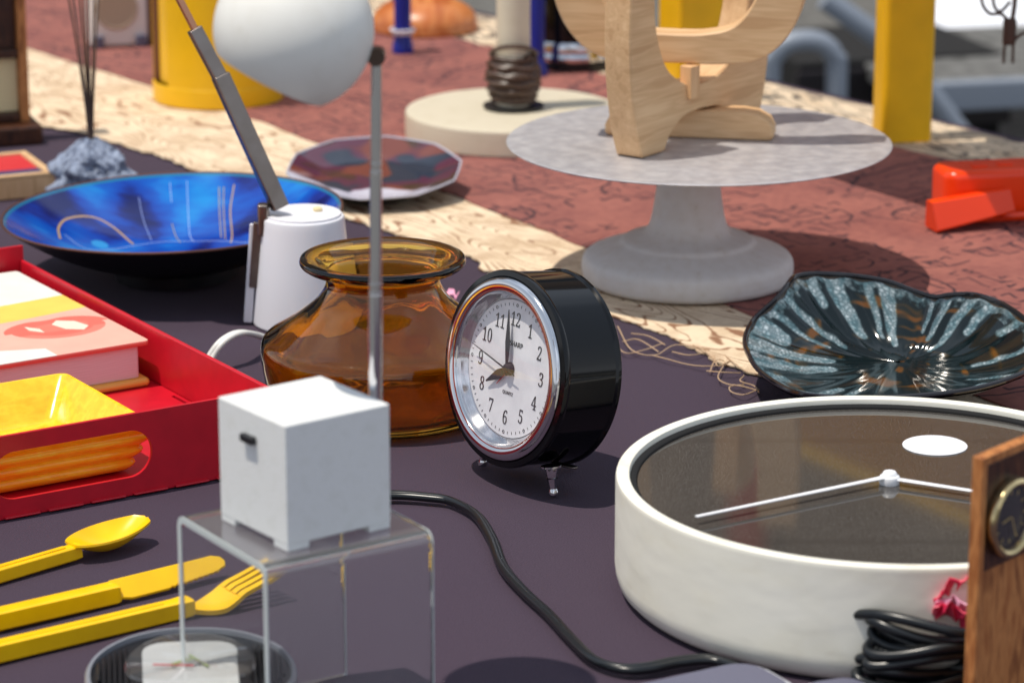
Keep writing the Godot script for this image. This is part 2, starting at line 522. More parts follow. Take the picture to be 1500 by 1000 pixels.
	bump(m, soft, 0.25)
	var pine := [c8(206, 170, 130), c8(226, 194, 156), c8(216, 182, 142), c8(232, 202, 164)]
	tri_tex(mat("pine", c8(248, 238, 224), 0.55), ntex(77, 0.010, pine, [0.2, 0.45, 0.55, 0.85], 3, 512), Vector3(1.6, 16, 16))
	tri_tex(mat("pine_end", c8(250, 236, 220), 0.6), ntex(78, 0.010, pine, [0.2, 0.45, 0.55, 0.85], 3, 512), Vector3(16, 1.6, 16))
	var nut := [c8(48, 27, 18), c8(84, 50, 32), c8(62, 36, 24), c8(100, 62, 40)]
	tri_tex(mat("walnut", c8(235, 225, 215), 0.35), ntex(79, 0.012, nut, [0.2, 0.45, 0.6, 0.85], 5, 512), Vector3(28, 4, 28))
	tri_tex(mat("teak", c8(196, 130, 74), 0.5), ntex(81, 0.012, [c8(180, 160, 140), Color.WHITE, c8(210, 190, 170)], [0.2, 0.5, 0.85], 5, 512), Vector3(24, 4, 24))
	tri_tex(mat("orange_wood", c8(206, 132, 74), 0.35), ntex(82, 0.010, [c8(200, 150, 110), Color.WHITE, c8(236, 206, 170)], [0.2, 0.5, 0.8], 4, 256), Vector3(18, 6, 4))
	mat("brass", c8(206, 186, 140), 0.16, 1.0)
	mat("black_dial", c8(14, 14, 18), 0.25)
	mat("gold_ink", c8(190, 160, 90), 0.4)
	m = mat("smoked_dial", Color.WHITE, 0.06)
	tri_tex(m, ntex(83, 0.2, [c8(54, 51, 48), c8(62, 59, 56), c8(84, 80, 76), c8(180, 176, 170)], [0.2, 0.55, 0.7, 0.88], 3, 1024), Vector3.ONE * 6)
	mat("white_enamel", c8(240, 241, 244), 0.3)
	mat("rim_highlight", c8(186, 186, 200), 0.12)  # bright rim glint of the many-sided dish, put in as pale colour
	mat("travel_dial", c8(176, 178, 178), 0.5)
	m = mat("frosted_edge", c8(196, 204, 204), 0.35)
	mat("black_felt", c8(13, 13, 15), 0.9)
	tri_tex(mat("cream_plastic", c8(212, 202, 180), 0.4), grime, Vector3.ONE * 5)
	mat("brown_cable", c8(74, 54, 44), 0.4)
	mat("blue_plastic", c8(14, 36, 140), 0.3)
	mat("white_string", c8(226, 224, 230), 0.8)
	mat("orange_plastic", c8(248, 66, 12), 0.25)
	mat("pink_ribbon", c8(226, 50, 88), 0.45)
	mat("pale_pink", c8(240, 170, 200), 0.5)
	mat("porcelain", c8(216, 208, 204), 0.3)
	mat("tan_dial", c8(170, 150, 130), 0.5)
	mat("rust_brown", c8(120, 80, 66), 0.6)
	mat("parchment", c8(226, 206, 160), 0.7)
	mat("paper", c8(238, 230, 226), 0.85)
	tri_tex(mat("book_pages", c8(238, 228, 226), 0.9), ntex(84, 0.05, [c8(225, 220, 220), Color.WHITE], [], 2, 256), Vector3(2, 260, 2))
	m = mat("book_cover", Color.WHITE, 0.35); m.albedo_texture = make_cover(); m.texture_repeat = false
	mat("book_back", c8(238, 190, 84), 0.35)
	mat("book_red", c8(232, 96, 84), 0.4)
	for e in [["tile_red", 206, 50, 56], ["tile_yellow", 226, 168, 70], ["tile_blue", 62, 64, 104], ["tile_green", 130, 150, 80], ["tile_orange", 220, 90, 50]]:
		mat(e[0], c8(e[1], e[2], e[3]), 0.4)
	mat("device_grey", c8(92, 92, 112), 0.4)
	mat("device_shell", c8(186, 188, 196), 0.35)
	mat("device_rim", c8(150, 154, 164), 0.3, 0.3)
	tri_tex(mat("tarmac", c8(112, 112, 112), 0.9), ntex(85, 0.06, [c8(170, 170, 168), c8(230, 230, 226), Color.WHITE], [0.2, 0.5, 0.9], 6, 512), Vector3.ONE * 0.9, true)
	mat("chair_grey", c8(136, 144, 156), 0.45, 0.1)
	mat("dark_steel", c8(40, 36, 40), 0.5, 0.4)
	mat("white_vinyl", c8(226, 230, 238), 0.5)
	tri_tex(mat("brown_brick", c8(182, 160, 142), 0.9), ntex(86, 0.02, [c8(190, 180, 170), Color.WHITE], [], 5, 256), Vector3.ONE * 0.6, true)
	mat("window_glass", c8(60, 66, 72), 0.06)
	mat("stone_trim", c8(150, 144, 136), 0.8)
	mat("banner_red", c8(190, 44, 30), 0.7)
	mat("shutter_ochre", c8(188, 140, 52), 0.6)

# ------------------------------------------------------------------ the scene
func _ready() -> void:
	rng.seed = 7
	var cam := Camera3D.new()
	cam.name = "camera"
	add_child(cam)
	cam.position = Vector3(0, T + EYE, 0)
	cam.rotation_degrees.x = -PITCH
	var att := CameraAttributesPhysical.new()
	att.frustum_focal_length = 24.0 / 2.0 / (500.0 / FPX)
	att.frustum_focus_distance = 1.93
	att.exposure_aperture = 11.0
	att.frustum_near = 0.05; att.frustum_far = 200.0
	cam.attributes = att
	cam.fov = rad_to_deg(2.0 * atan(500.0 / FPX))
	cam.near = 0.05; cam.far = 200.0
	cam.current = true

	var env := Environment.new()
	env.background_mode = Environment.BG_SKY
	var sky := ProceduralSkyMaterial.new()
	sky.sky_top_color = Color(0.66, 0.715, 0.79)
	sky.sky_horizon_color = Color(0.90, 0.915, 0.935)
	sky.sky_curve = 0.18
	sky.ground_horizon_color = Color(0.5, 0.5, 0.5)
	sky.ground_bottom_color = Color(0.3, 0.3, 0.3)
	sky.sky_energy_multiplier = 0.95
	sky.sky_cover = ntex(99, 0.006, [Color(0, 0, 0, 0), Color(0, 0, 0, 0), Color(0.55, 0.57, 0.6, 0.6), Color(0.8, 0.8, 0.82, 0.8)], [0.0, 0.5, 0.68, 1.0], 5, 512)
	env.sky = Sky.new(); env.sky.sky_material = sky
	env.tonemap_mode = Environment.TONE_MAPPER_LINEAR
	env.tonemap_exposure = 1.22
	env.sdfgi_enabled = true; env.ssao_enabled = true; env.ssil_enabled = true
	var we := WorldEnvironment.new()
	we.name = "environment"; we.environment = env
	add_child(we)
	var sun := DirectionalLight3D.new()
	sun.name = "sun"
	sun.light_color = Color(1.0, 0.965, 0.91)
	sun.light_energy = 1.0
	sun.light_angular_distance = 0.53
	sun.shadow_enabled = true
	add_child(sun)
	sun.look_at_from_position(Vector3(-0.31, 1.0, 0.10) * 10.0, Vector3.ZERO, Vector3.BACK)

	make_materials()
	build_setting()
	build_cloths()
	build_tray()
	build_cutlery()
	build_cube_lamp()
	build_travel_clock()
	build_arm_lamp()
	build_vase()
	build_alarm_clock()
	build_blue_bowl()
	build_octagon_dish()
	build_rock()
	build_left_edge()
	build_back_row()
	build_cake_stand()
	build_trivet()
	build_yellow_stand()
	build_orange()
	build_leaf_bowl()
	build_wall_clock()
	build_wood_clock()
	build_small_bits()

func build_setting() -> void:
	var g := MB.new()
	g.quad(Vector3(-60, 0, 20), Vector3(60, 0, 20), Vector3(60, 0, -80), Vector3(-60, 0, -80))
	struct("ground", g, MT.tarmac)
	# table under the cloths
	var tb := thing("market_table", "long trestle table hidden under the dark purple cloth", "table", uv_to(-2.1, 1.19, -T))
	tb.rotation.y = heading(Vector3(0.61, 0, 0.79))
	var m := MB.new()
	m.rbox(Vector3(3.1, 0.03, 1.64), 0.004, 0.01, at(Vector3(0, T - 0.035, 0)))
	part("tabletop", m, MT.teak, tb)
	for sx in [-1, 1]:
		for sz in [-1, 1]:
			m = MB.new(); m.rbox(Vector3(0.05, T - 0.036, 0.05), 0.004, 0.004, at(Vector3(sx * 1.4, 0, sz * 0.7)))
			part("leg", m, MT.dark_steel, tb)
	# far house across the street, seen only as a reflection
	var h := thing("brick_house", "brown brick house with tall shuttered windows across the street", "building", Vector3(0, 0, -10.6))
	m = MB.new(); m.rbox(Vector3(15, 6.5, 3), 0.02, 0.02); part("wall", m, MT.brown_brick, h)
	for k in 6:
		for row in 2:
			var x := -6.2 + k * 2.5
			var w := MB.new(); w.rbox(Vector3(1.1, 1.7, 0.08), 0.01, 0.01, at(Vector3(x, 0.9 + row * 2.7, 1.52)))
			var o := part("window", w, MT.stone_trim, h)
			w = MB.new(); w.rbox(Vector3(0.9, 1.5, 0.03), 0.004, 0.004, at(Vector3(x, 1.0 + row * 2.7, 1.56)))
			part("pane", w, MT.window_glass, o)
			w = MB.new(); w.rbox(Vector3(0.34, 1.7, 0.05), 0.004, 0.004, at(Vector3(x - 0.74, 0.9 + row * 2.7, 1.53)))
			part("shutter", w, MT.shutter_ochre, h)
	m = MB.new(); m.rbox(Vector3(15.2, 0.25, 3.2), 0.02, 0.02, at(Vector3(0, 6.5, 0))); part("cornice", m, MT.stone_trim, h)
	var b := thing("street_banner", "narrow red banner hanging from a pole by the house", "banner", Vector3(0.62, 0, -8.6))
	m = MB.new(); m.tube([Vector3(0.12, 0, 0), Vector3(0.12, 4.4, 0)], 0.02); part("pole", m, MT.dark_steel, b)
	m = MB.new(); m.rbox(Vector3(0.1, 2.6, 0.01), 0.002, 0.002, at(Vector3(0.03, 1.6, 0))); part("cloth", m, MT.banner_red, b)
	# furniture of the neighbouring stall behind the table, far out of focus
	var ch := thing("hand_trolley", "grey metal hand trolley standing behind the market table", "trolley", Vector3(0.425, 0, -4.7), 0.12)
	m = MB.new(); m.tube(smooth([Vector3(-0.05, 0.02, 0), Vector3(-0.05, 0.40, 0), Vector3(-0.044, 0.445, 0), Vector3(-0.02, 0.465, 0), Vector3(0.02, 0.465, 0), Vector3(0.044, 0.445, 0), Vector3(0.05, 0.40, 0), Vector3(0.05, 0.02, 0)], 5), 0.016, 10); part("frame", m, MT.chair_grey, ch)
	m = MB.new(); m.rbox(Vector3(0.068, 0.36, 0.012), 0.003, 0.003, at(Vector3(0, 0.01, 0.0))); part("panel", m, MT.chair_grey, ch)
	m = MB.new(); m.tube([Vector3(0.04, 0.52, -0.05), Vector3(0.15, 0.44, -0.05), Vector3(0.26, 0.30, -0.05)], 0.018, 10); part("handle", m, MT.chair_grey, ch)
	for sx in [-1, 1]:
		m = MB.new(); m.lathe([[0, -0.012], [0.05, -0.012], [0.06, -0.006], [0.06, 0.006], [0.05, 0.012], [0, 0.012]], 24, Transform3D(Basis(Vector3.BACK, PI / 2), Vector3(sx * 0.09, 0.06, -0.03))); part("wheel", m, MT.dark_steel, ch)
	var cr := thing("dark_crate", "dark brown crate on the ground between trolley and bench", "crate", Vector3(0.56, 0, -5.1), 0.3)
	for k in 3:
		m = MB.new(); m.rbox(Vector3(0.36, 0.10, 0.015), 0.003, 0.003, at(Vector3(0, 0.02 + k * 0.13, 0.15))); part("slat", m, MT.dark_steel, cr)
		m = MB.new(); m.rbox(Vector3(0.36, 0.10, 0.015), 0.003, 0.003, at(Vector3(0, 0.02 + k * 0.13, -0.15))); part("slat", m, MT.dark_steel, cr)
	m = MB.new(); m.rbox(Vector3(0.34, 0.38, 0.28), 0.004, 0.004, at(Vector3(0, 0.01, 0))); part("box", m, MT.black_felt, cr)
	var be := thing("metal_bench", "low bench with a pale metal edge behind the table", "bench", Vector3(1.02, 0, -5.1), 0.22)
	m = MB.new(); m.rbox(Vector3(1.0, 0.025, 0.42), 0.004, 0.01, at(Vector3(0, 0.36, 0))); part("top", m, MT.tarmac, be)
	m = MB.new(); m.rbox(Vector3(1.02, 0.045, 0.025), 0.005, 0.005, at(Vector3(0, 0.345, 0.225))); part("edge", m, MT.chair_grey, be)
	for sx in [-1, 1]:
		for sz in [-1, 1]:
			m = MB.new(); m.rbox(Vector3(0.04, 0.36, 0.04), 0.003, 0.003, at(Vector3(sx * 0.42, 0, sz * 0.17))); part("leg", m, MT.dark_steel, be)
	var wb := thing("white_board", "big white board leaning back beyond the metal bench", "board", Vector3(1.3, 0, -5.75), 0.05)
	m = MB.new(); m.rbox(Vector3(1.2, 0.95, 0.02), 0.004, 0.004, Transform3D(Basis(Vector3.RIGHT, -0.85), Vector3(0, 0.18, -0.2))); part("sheet", m, MT.white_board, wb)
	for sx in [-1, 1]:
		m = MB.new(); m.tube([Vector3(sx * 0.45, 0.0, -0.18), Vector3(sx * 0.45, 0.185, -0.18)], 0.014, 8); part("leg", m, MT.dark_steel, wb)
	m = MB.new(); m.tube([Vector3(-0.3, 0.0, -0.86), Vector3(-0.3, 0.74, -0.84)], 0.015, 8); part("prop", m, MT.dark_steel, wb)

func curve_at(pts: Array, x: float) -> float:
	for i in pts.size() - 1:
		if x <= pts[i + 1][0]: return lerpf(pts[i][1], pts[i + 1][1], clampf((x - pts[i][0]) / (pts[i + 1][0] - pts[i][0]), 0, 1))
	return pts[pts.size() - 1][1]

func sheet(u0: float, u1: float, nu: int, nv: int, front: Callable, back: Callable, h: float, wave: float, scale: float, seed_: int) -> MB:
	var n := noise(seed_, 5.0, 3)
	var mb := MB.new()
	var P := []
	for i in nu + 1:
		var u := lerpf(u0, u1, float(i) / nu)
		var row := []
		for j in nv + 1:
			var v := lerpf(front.call(u), back.call(u), float(j) / nv)
			var y := h - wave * (0.5 + 0.5 * n.get_noise_2d(u, v))
			row.append([uv_to(u, v, y), Vector2(u, v) * scale])
		P.append(row)
	for i in nu:
		for j in nv:
			var a = P[i][j]; var b = P[i + 1][j]; var c = P[i + 1][j + 1]; var d = P[i][j + 1]
			mb.quad(a[0], b[0], c[0], d[0], a[1], b[1], c[1], d[1])
	var dn := Vector3(0, -0.001, 0)
	for i in nu:
		for e in [[P[i + 1][0], P[i][0]], [P[i][nv], P[i + 1][nv]]]:
			mb.quad(e[0][0], e[1][0], e[1][0] + dn, e[0][0] + dn, e[0][1], e[1][1], e[1][1], e[0][1])
	return mb

func build_cloths() -> void:
	# purple cloth: a slightly uneven top and a skirt hanging down all round
	var mb := sheet(-3.68, -0.52, 260, 140, func(_u): return 0.34, func(_u): return 2.04, PURPLE, 0.0022, 1.0, 201)
	var n := noise(202, 3.0, 2)
	var rim := []
	for i in 121: rim.append(Vector2(lerpf(-3.68, -0.52, i / 120.0), 0.34))
	for i in range(1, 65): rim.append(Vector2(-0.52, lerpf(0.34, 2.04, i / 64.0)))
	for i in range(1, 121): rim.append(Vector2(lerpf(-0.52, -3.68, i / 120.0), 2.04))
	for i in range(1, 64): rim.append(Vector2(-3.68, lerpf(2.04, 0.34, i / 64.0)))
	var rings := []
	var mid := Vector2(-2.1, 1.19)
	for k in 6:
		var r := PackedVector3Array()
		for i in rim.size():
			var p: Vector2 = rim[i]
			var o := (p - mid).normalized() * (0.004 * k + 0.012 * k / 5.0 * sin(i * 0.55) )
			r.append(uv_to(p.x + o.x, p.y + o.y, PURPLE - 0.0006 - k * 0.07))
		rings.append(r)
	mb.loft(rings, true, false, false)
	var cloth := part("tablecloth", mb, MT.purple_cloth, self, Transform3D.IDENTITY, 60)
	tag(cloth, "dark purple cloth spread over the whole market table", "tablecloth")
	var n2 := noise(203, 9.0, 3); var n3 := noise(204, 60.0, 2)
	var fr := [[-3.3, 1.37], [-2.519, 1.374], [-2.438, 1.41], [-2.239, 1.409], [-2.03, 1.409], [-1.87, 1.417], [-1.855, 1.40], [-1.686, 1.398], [-1.536, 1.378], [-1.1, 1.37]]
	var cream_front := func(u): return curve_at(fr, u) + 0.006 * n2.get_noise_1d(u) + 0.004 * n3.get_noise_1d(u)
	mb = sheet(-3.3, -1.05, 520, 16, cream_front, func(_u): return 1.74, CREAM, 0.0, 2.2, 205)
	var cream := part("cream_batik_cloth", mb, MT.cream_batik, self, Transform3D.IDENTITY, 60)
	tag(cream, "cream cloth with fine brown lines and frayed edge under the red cloth", "cloth")
	mb = sheet(-3.3, -1.05, 120, 12, func(_u): return 1.76, func(u): return 2.025 + 0.004 * n2.get_noise_1d(u), CREAM, 0.0, 2.0, 206)
	tag(part("black_lined_cloth", mb, MT.cream_black_batik, self), "cream cloth with bold black lines along the table's back edge", "cloth")
	var rf := [[-3.3, 1.60], [-2.817, 1.563], [-2.364, 1.553], [-2.031, 1.52], [-1.841, 1.499], [-1.634, 1.471], [-1.1, 1.44]]
	mb = sheet(-3.28, -1.07, 300, 40, func(u): return curve_at(rf, u) + 0.004 * n2.get_noise_1d(u + 40), func(u): return 1.925 + 0.006 * n2.get_noise_1d(u + 9), RED, 0.0004, 1.8, 207)
	tag(part("red_batik_cloth", mb, MT.red_batik, self, Transform3D.IDENTITY, 60), "reddish brown batik cloth with dark hand-drawn lines", "cloth")
	# loose threads of the frayed edge
	for e in [[[905, 478], [925, 512], [960, 520], [990, 505], [1040, 512]], [[912, 500], [935, 497], [965, 515]], [[955, 520], [975, 525], [1005, 533], [1030, 536], [1062, 535]], [[900, 505], [918, 517], [945, 512], [970, 503]],
			[[1040, 545], [1048, 528], [1062, 530], [1052, 552], [1065, 562], [1085, 565], [1112, 572]], [[1112, 570], [1090, 578], [1072, 574], [1070, 566], [1090, 563]], [[1035, 543], [1060, 545], [1085, 546]], [[1046, 520], [1052, 536], [1070, 528]], [[925, 488], [950, 492], [975, 505]],
			[[1090, 550], [1085, 558], [1105, 565], [1112, 575]], [[985, 515], [1010, 520], [1035, 516]], [[1062, 520], [1080, 535], [1095, 545]], [[1015, 505], [1030, 512], [1046, 526]]]:
		var pts := []
		for k in e.size(): pts.append(tp(e[k][0], e[k][1], 0.0016 + 0.0014 * (k % 2)))
		mb = MB.new(); mb.tube(smooth(pts, 5), 0.00042, 5)
		part("thread", mb, MT.thread, cream)

# ------------------------------------------------------------------ red tray and what lies in it
func build_tray() -> void:
	var e := Vector3(0.845, 0, -0.535)
	var turn := heading(e)
	var fr := Vector3(-0.128, T, -1.864)
	var W := 0.31; var L := 0.395
	var t := thing("red_tray", "red plastic tray with a long handle hole in its front wall", "tray", fr, turn)
	var m := MB.new()
	var fl := CSGBox3D.new()
	fl.name = "floor"; fl.size = Vector3(W - 0.001, 0.003, L - 0.001); fl.material = MT.red_plastic
	fl.position = Vector3(-W / 2, 0.0019, -L / 2)
	t.add_child(fl)
	for k in 2:                                   # two slots cut through the floor beside the wall
		var cut := CSGBox3D.new()
		cut.name = "slot"; cut.operation = CSGShape3D.OPERATION_SUBTRACTION; cut.material = MT.red_plastic
		cut.size = Vector3(0.0024, 0.01, 0.021)
		fl.add_child(cut, true)
		cut.position = Vector3(W / 2 - 0.0065, 0, L / 2 - 0.143 + k * 0.026)
	# side walls
	m = MB.new(); m.rbox(Vector3(0.0028, 0.036, L - 0.004), 0.0012, 0.0012, at(Vector3(-0.0014, 0.0034, -L / 2))); part("side_wall", m, MT.red_plastic, t)
	m = MB.new(); m.rbox(Vector3(0.0028, 0.036, L - 0.004), 0.0012, 0.0012, at(Vector3(-W + 0.0014, 0.0034, -L / 2))); part("side_wall", m, MT.red_plastic, t)
	# end walls with handle holes
	for z in [0.0, -L]:
		m = MB.new()
		var outer := PackedVector2Array(); var hole := PackedVector2Array()
		var N := 120
		var hx := W / 2; var hh := 0.0245
		var ho := Vector2(0.008, 0.0005)     # the hole's centre in the wall
		var hr := 0.0142; var hl := 0.036
		for i in N:
			var p: Vector2
			var q := i % (N / 2)                 # half the outline: a rounded end, then a straight run
			if q < 40: p = Vector2(hl, 0) + Vector2.from_angle(-PI / 2 + PI * q / 40.0) * hr
			else: p = Vector2(lerpf(hl, -hl, (q - 40) / 20.0), hr)
			if i >= N / 2: p = -p
			hole.append(p + ho)
			var d := p.normalized()
			var k := minf((hx - absf(ho.x) * signf(d.x * ho.x)) / maxf(absf(d.x), 1e-6), hh / maxf(absf(d.y), 1e-6))
			outer.append(d * k + ho * Vector2(1, 0))
		# corner points
		for c in [Vector2(hx, hh), Vector2(-hx, hh), Vector2(-hx, -hh), Vector2(hx, -hh)]:
			var best := 0; var bd := 9.0
			for i in N:
				if outer[i].distance_to(c) < bd: bd = outer[i].distance_to(c); best = i
			outer[best] = c - Vector2(0.0, 0.0)
		var off := Vector3(-W / 2, hh + 0.0, z)
		var th := 0.0014
		var lay := func(p: PackedVector2Array, dz: float, inset: float) -> PackedVector3Array:
			var r := PackedVector3Array()
			for q in p: r.append(off + Vector3(q.x, q.y, dz))
			return r
		var rings := [lay.call(outer, -th, 0), lay.call(outer, th, 0), lay.call(hole, th, 0), lay.call(hole, -th, 0)]
		m.loft(rings, true, false, false, true)
		part("end_wall", m, MT.red_plastic, t)
	for k in 9:
		m = MB.new(); m.rbox(Vector3(0.022, 0.0012, 0.003), 0.0005, 0.001, at(Vector3(-0.045 - k * 0.027, 0.0002, 0.0022))); part("foot_tab", m, MT.red_plastic, t)
	# book
	var b := thing("book", "hardback book with pink lips on its cover in the red tray", "book", fr + Vector3(-0.0, 0.0034, 0), turn)
	b.position = fr + e * -0.0935 + Vector3(0.535, 0, 0.845) * -0.283 + Vector3(0, 0.0036, 0)
	var bw := 0.17; var bl := 0.206
	m = MB.new(); m.rbox(Vector3(bw, 0.0055, bl), 0.0026, 0.003); part("back_cover", m, MT.book_back, b)
	m = MB.new(); m.rbox(Vector3(bw - 0.008, 0.0215, bl - 0.008), 0.0006, 0.002, at(Vector3(-0.002, 0.0056, 0))); part("pages", m, MT.book_pages, b)
	m = MB.new(); m.rbox(Vector3(bw, 0.0030, bl), 0.0009, 0.003, at(Vector3(0, 0.0272, 0))); part("cover_board", m, MT.book_red, b)
	m = MB.new(); m.rbox(Vector3(bw - 0.0004, 0.0006, bl - 0.0004), 0.0002, 0.003, at(Vector3(0, 0.0299, 0)))
	for i in m.v.size(): m.t[i] = Vector2(m.v[i].x / bw + 0.5, m.v[i].z / bl + 0.5)
	part("front_cover", m, MT.book_cover, b)
	# yellow dish
	var d := thing("yellow_dish", "square marbled yellow dish with fluted sides in the red tray", "dish", fr + e * -0.148 + Vector3(0.535, 0, 0.845) * -0.0790 + Vector3(0, 0.0036, 0), turn)
	m = MB.new()
	var rings2 := []
	var hs := 0.0635
	var prof := [[0.046, 0.0], [0.050, 0.0015]]
	for k in 3:
		for q in 7:
			var a := PI * q / 6.0
			prof.append([0.0515 + k * 0.0036 + 0.0032 * sin(a), 0.002 + k * 0.0085 + 0.0085 * q / 6.0])
	prof.append([hs - 0.001, 0.0285]); prof.append([hs, 0.0298]); prof.append([hs - 0.001, 0.031]); prof.append([hs - 0.003, 0.0305])
	prof.append([0.052, 0.020]); prof.append([0.045, 0.010]); prof.append([0.040, 0.0075]); prof.append([0.02, 0.007])
	for p in prof: rings2.append(m.rrect(p[0], p[0], 0.006, p[1]))
	m.loft(rings2); part("body", m, MT.yellow_marble, d)

# ------------------------------------------------------------------ cutlery
func bar_ring(x: float, hw: float, y0: float, y1: float, top: float) -> PackedVector3Array:
	var r := PackedVector3Array()
	for p in [[-hw, y0 + 0.001], [-hw + 0.001, y0], [hw - 0.001, y0], [hw, y0 + 0.001], [hw * top + (1 - top) * 0.001, y1 - 0.0008], [hw * top * 0.8, y1], [-hw * top * 0.8, y1], [-hw * top - (1 - top) * 0.001, y1 - 0.0008]]:
		r.append(Vector3(x, p[1], p[0]))
	return r

func build_cutlery() -> void:
	var grp := "yellow plastic cutlery"
	# each lies along local x, its head at +x
	var a := tp(105, 820, 0.0); var b := tp(226, 812, 0.0)
	var dir := (tp(105, 815) - tp(0, 846)).normalized()
	var s := thing("spoon", "yellow plastic spoon lying next to the knife", "spoon", a, heading(dir), grp)
	var m := MB.new()
	m.loft([bar_ring(-0.13, 0.0045, 0.0, 0.008, 0.8), bar_ring(-0.128, 0.0052, 0.0, 0.0088, 0.8), bar_ring(0.0, 0.0042, 0.0005, 0.0082, 0.8), bar_ring(0.004, 0.0046, 0.001, 0.0086, 0.8)])
	m.rbox(Vector3(0.118, 0.0008, 0.003), 0.0003, 0.0003, at(Vector3(-0.064, 0.0083, 0)))
	part("handle", m, MT.yellow_plastic, s)
	m = MB.new()
	var top := []; var bot := []
	var N := 20; var K := 14
	for j in N + 1:
		var x := 0.052 * j / N
		var w := 0.0042 + 0.0098 * pow(sin(PI * pow(minf(x / 0.052, 1.0) * 0.97 + 0.015, 0.9)), 0.7)
		if j == N: w = 0.0015
		var r1 := PackedVector3Array()
		var lift := 0.0098 + 0.0030 * pow(x / 0.052, 2.0)
		var deep := 0.0088 * sin(PI * clampf(x / 0.052, 0.02, 0.98))
		for i in K + 1:
			var q := 2.0 * i / K - 1.0
			r1.append(Vector3(x, lift - deep * (1 - q * q), q * w))
		for i in K + 1:
			var q := 1.0 - 2.0 * i / K
			r1.append(Vector3(x, lift - 0.0012 - (deep + 0.0006) * (1 - q * q), q * (w + 0.0003)))
		top.append(r1)
	m.loft(top)
	part("bowl", m, MT.yellow_plastic, s, Transform3D.IDENTITY, 50)
	# knife
	a = tp(166, 880, 0.0)
	dir = (tp(165, 880) - tp(0, 918)).normalized()
	var k := thing("knife", "yellow plastic knife lying between spoon and fork", "knife", a, heading(dir), grp)
	m = MB.new()
	m.loft([bar_ring(-0.15, 0.0055, 0.0, 0.0090, 0.78), bar_ring(-0.148, 0.0062, 0.0, 0.0098, 0.78), bar_ring(0.0, 0.0062, 0.0, 0.0098, 0.78), bar_ring(0.002, 0.0056, 0.0005, 0.0092, 0.78)])
	part("handle", m, MT.yellow_plastic, k)
	m = MB.new()
	var poly := PackedVector2Array([Vector2(-0.001, -0.0035), Vector2(0.002, -0.007), Vector2(0.008, -0.0085), Vector2(0.030, -0.0080)])
	for i in 10: 
		poly.append(Vector2(0.031 + i * 0.0034, -0.0080 + i * 0.0004)); poly.append(Vector2(0.0326 + i * 0.0034, -0.0068 + i * 0.0004))
	for p in [[0.067, -0.002], [0.068, 0.0015], [0.066, 0.0042], [0.061, 0.0058], [0.04, 0.0052], [-0.001, 0.0045]]: poly.append(Vector2(p[0], p[1]))
	m.extrude(poly, 0.0024, 0.0007, Transform3D(Basis(Vector3.RIGHT, -0.75), Vector3(0, 0.0072, 0)))
	part("blade", m, MT.yellow_plastic, k)
	# fork
	a = tp(255, 905, 0.0)
	dir = (tp(255, 905) - tp(0, 966)).normalized()
	var f := thing("fork", "yellow plastic fork with its tines behind the clear riser", "fork", a, heading(dir), grp)
	m = MB.new()
	m.loft([bar_ring(-0.17, 0.0050, 0.0, 0.0094, 0.8), bar_ring(-0.168, 0.0056, 0.0, 0.010, 0.8), bar_ring(0.0, 0.0050, 0.0, 0.0096, 0.8), bar_ring(0.008, 0.0058, 0.001, 0.0100, 0.8), bar_ring(0.0095, 0.0050, 0.0016, 0.0094, 0.8)])
	m.rbox(Vector3(0.15, 0.0009, 0.0034), 0.0003, 0.0003, at(Vector3(-0.082, 0.0093, 0)))
	part("handle", m, MT.yellow_plastic, f)
	var fy := func(x: float) -> float: return 0.0062 - 0.0042 * sin(PI * clampf(x / 0.036, 0, 1)) + 0.0085 * pow(maxf(0, x - 0.024) / 0.032, 1.3)
	m = MB.new()
	var rings := []
	for j in 13:
		var x := 0.008 + 0.026 * j / 12.0
		var w := lerpf(0.0046, 0.0112, smoothstep(0.0, 0.7, j / 12.0))
		var r := PackedVector3Array()
		for i in 9: r.append(Vector3(x, fy.call(x) + 0.0012 - 0.002 * (1 - pow(i / 4.0 - 1, 2)) * sin(PI * j / 14.0), w * (i / 4.0 - 1)))
		for i in 9: r.append(Vector3(x, fy.call(x) - 0.0014 - 0.002 * (1 - pow(i / 4.0 - 1, 2)) * sin(PI * j / 14.0), w * (1 - i / 4.0)))
		rings.append(r)
	m.loft(rings); part("head", m, MT.yellow_plastic, f, Transform3D.IDENTITY, 50)
	for q in 4:
		m = MB.new(); rings = []
		var zc := (q - 1.5) * 0.0059
		for j in 9:
			var x := 0.0335 + 0.028 * j / 8.0
			var w := 0.00215 * (1.0 - 0.35 * j / 8.0)
			var hy := 0.0013 * (1.0 - 0.3 * j / 8.0)
			var y: float = fy.call(x)
			rings.append(PackedVector3Array([Vector3(x, y - hy, zc - w), Vector3(x, y - hy, zc + w), Vector3(x, y + hy, zc + w), Vector3(x, y + hy, zc - w)]))
		m.loft(rings); part("tine", m, MT.yellow_plastic, f, Transform3D.IDENTITY, 30)

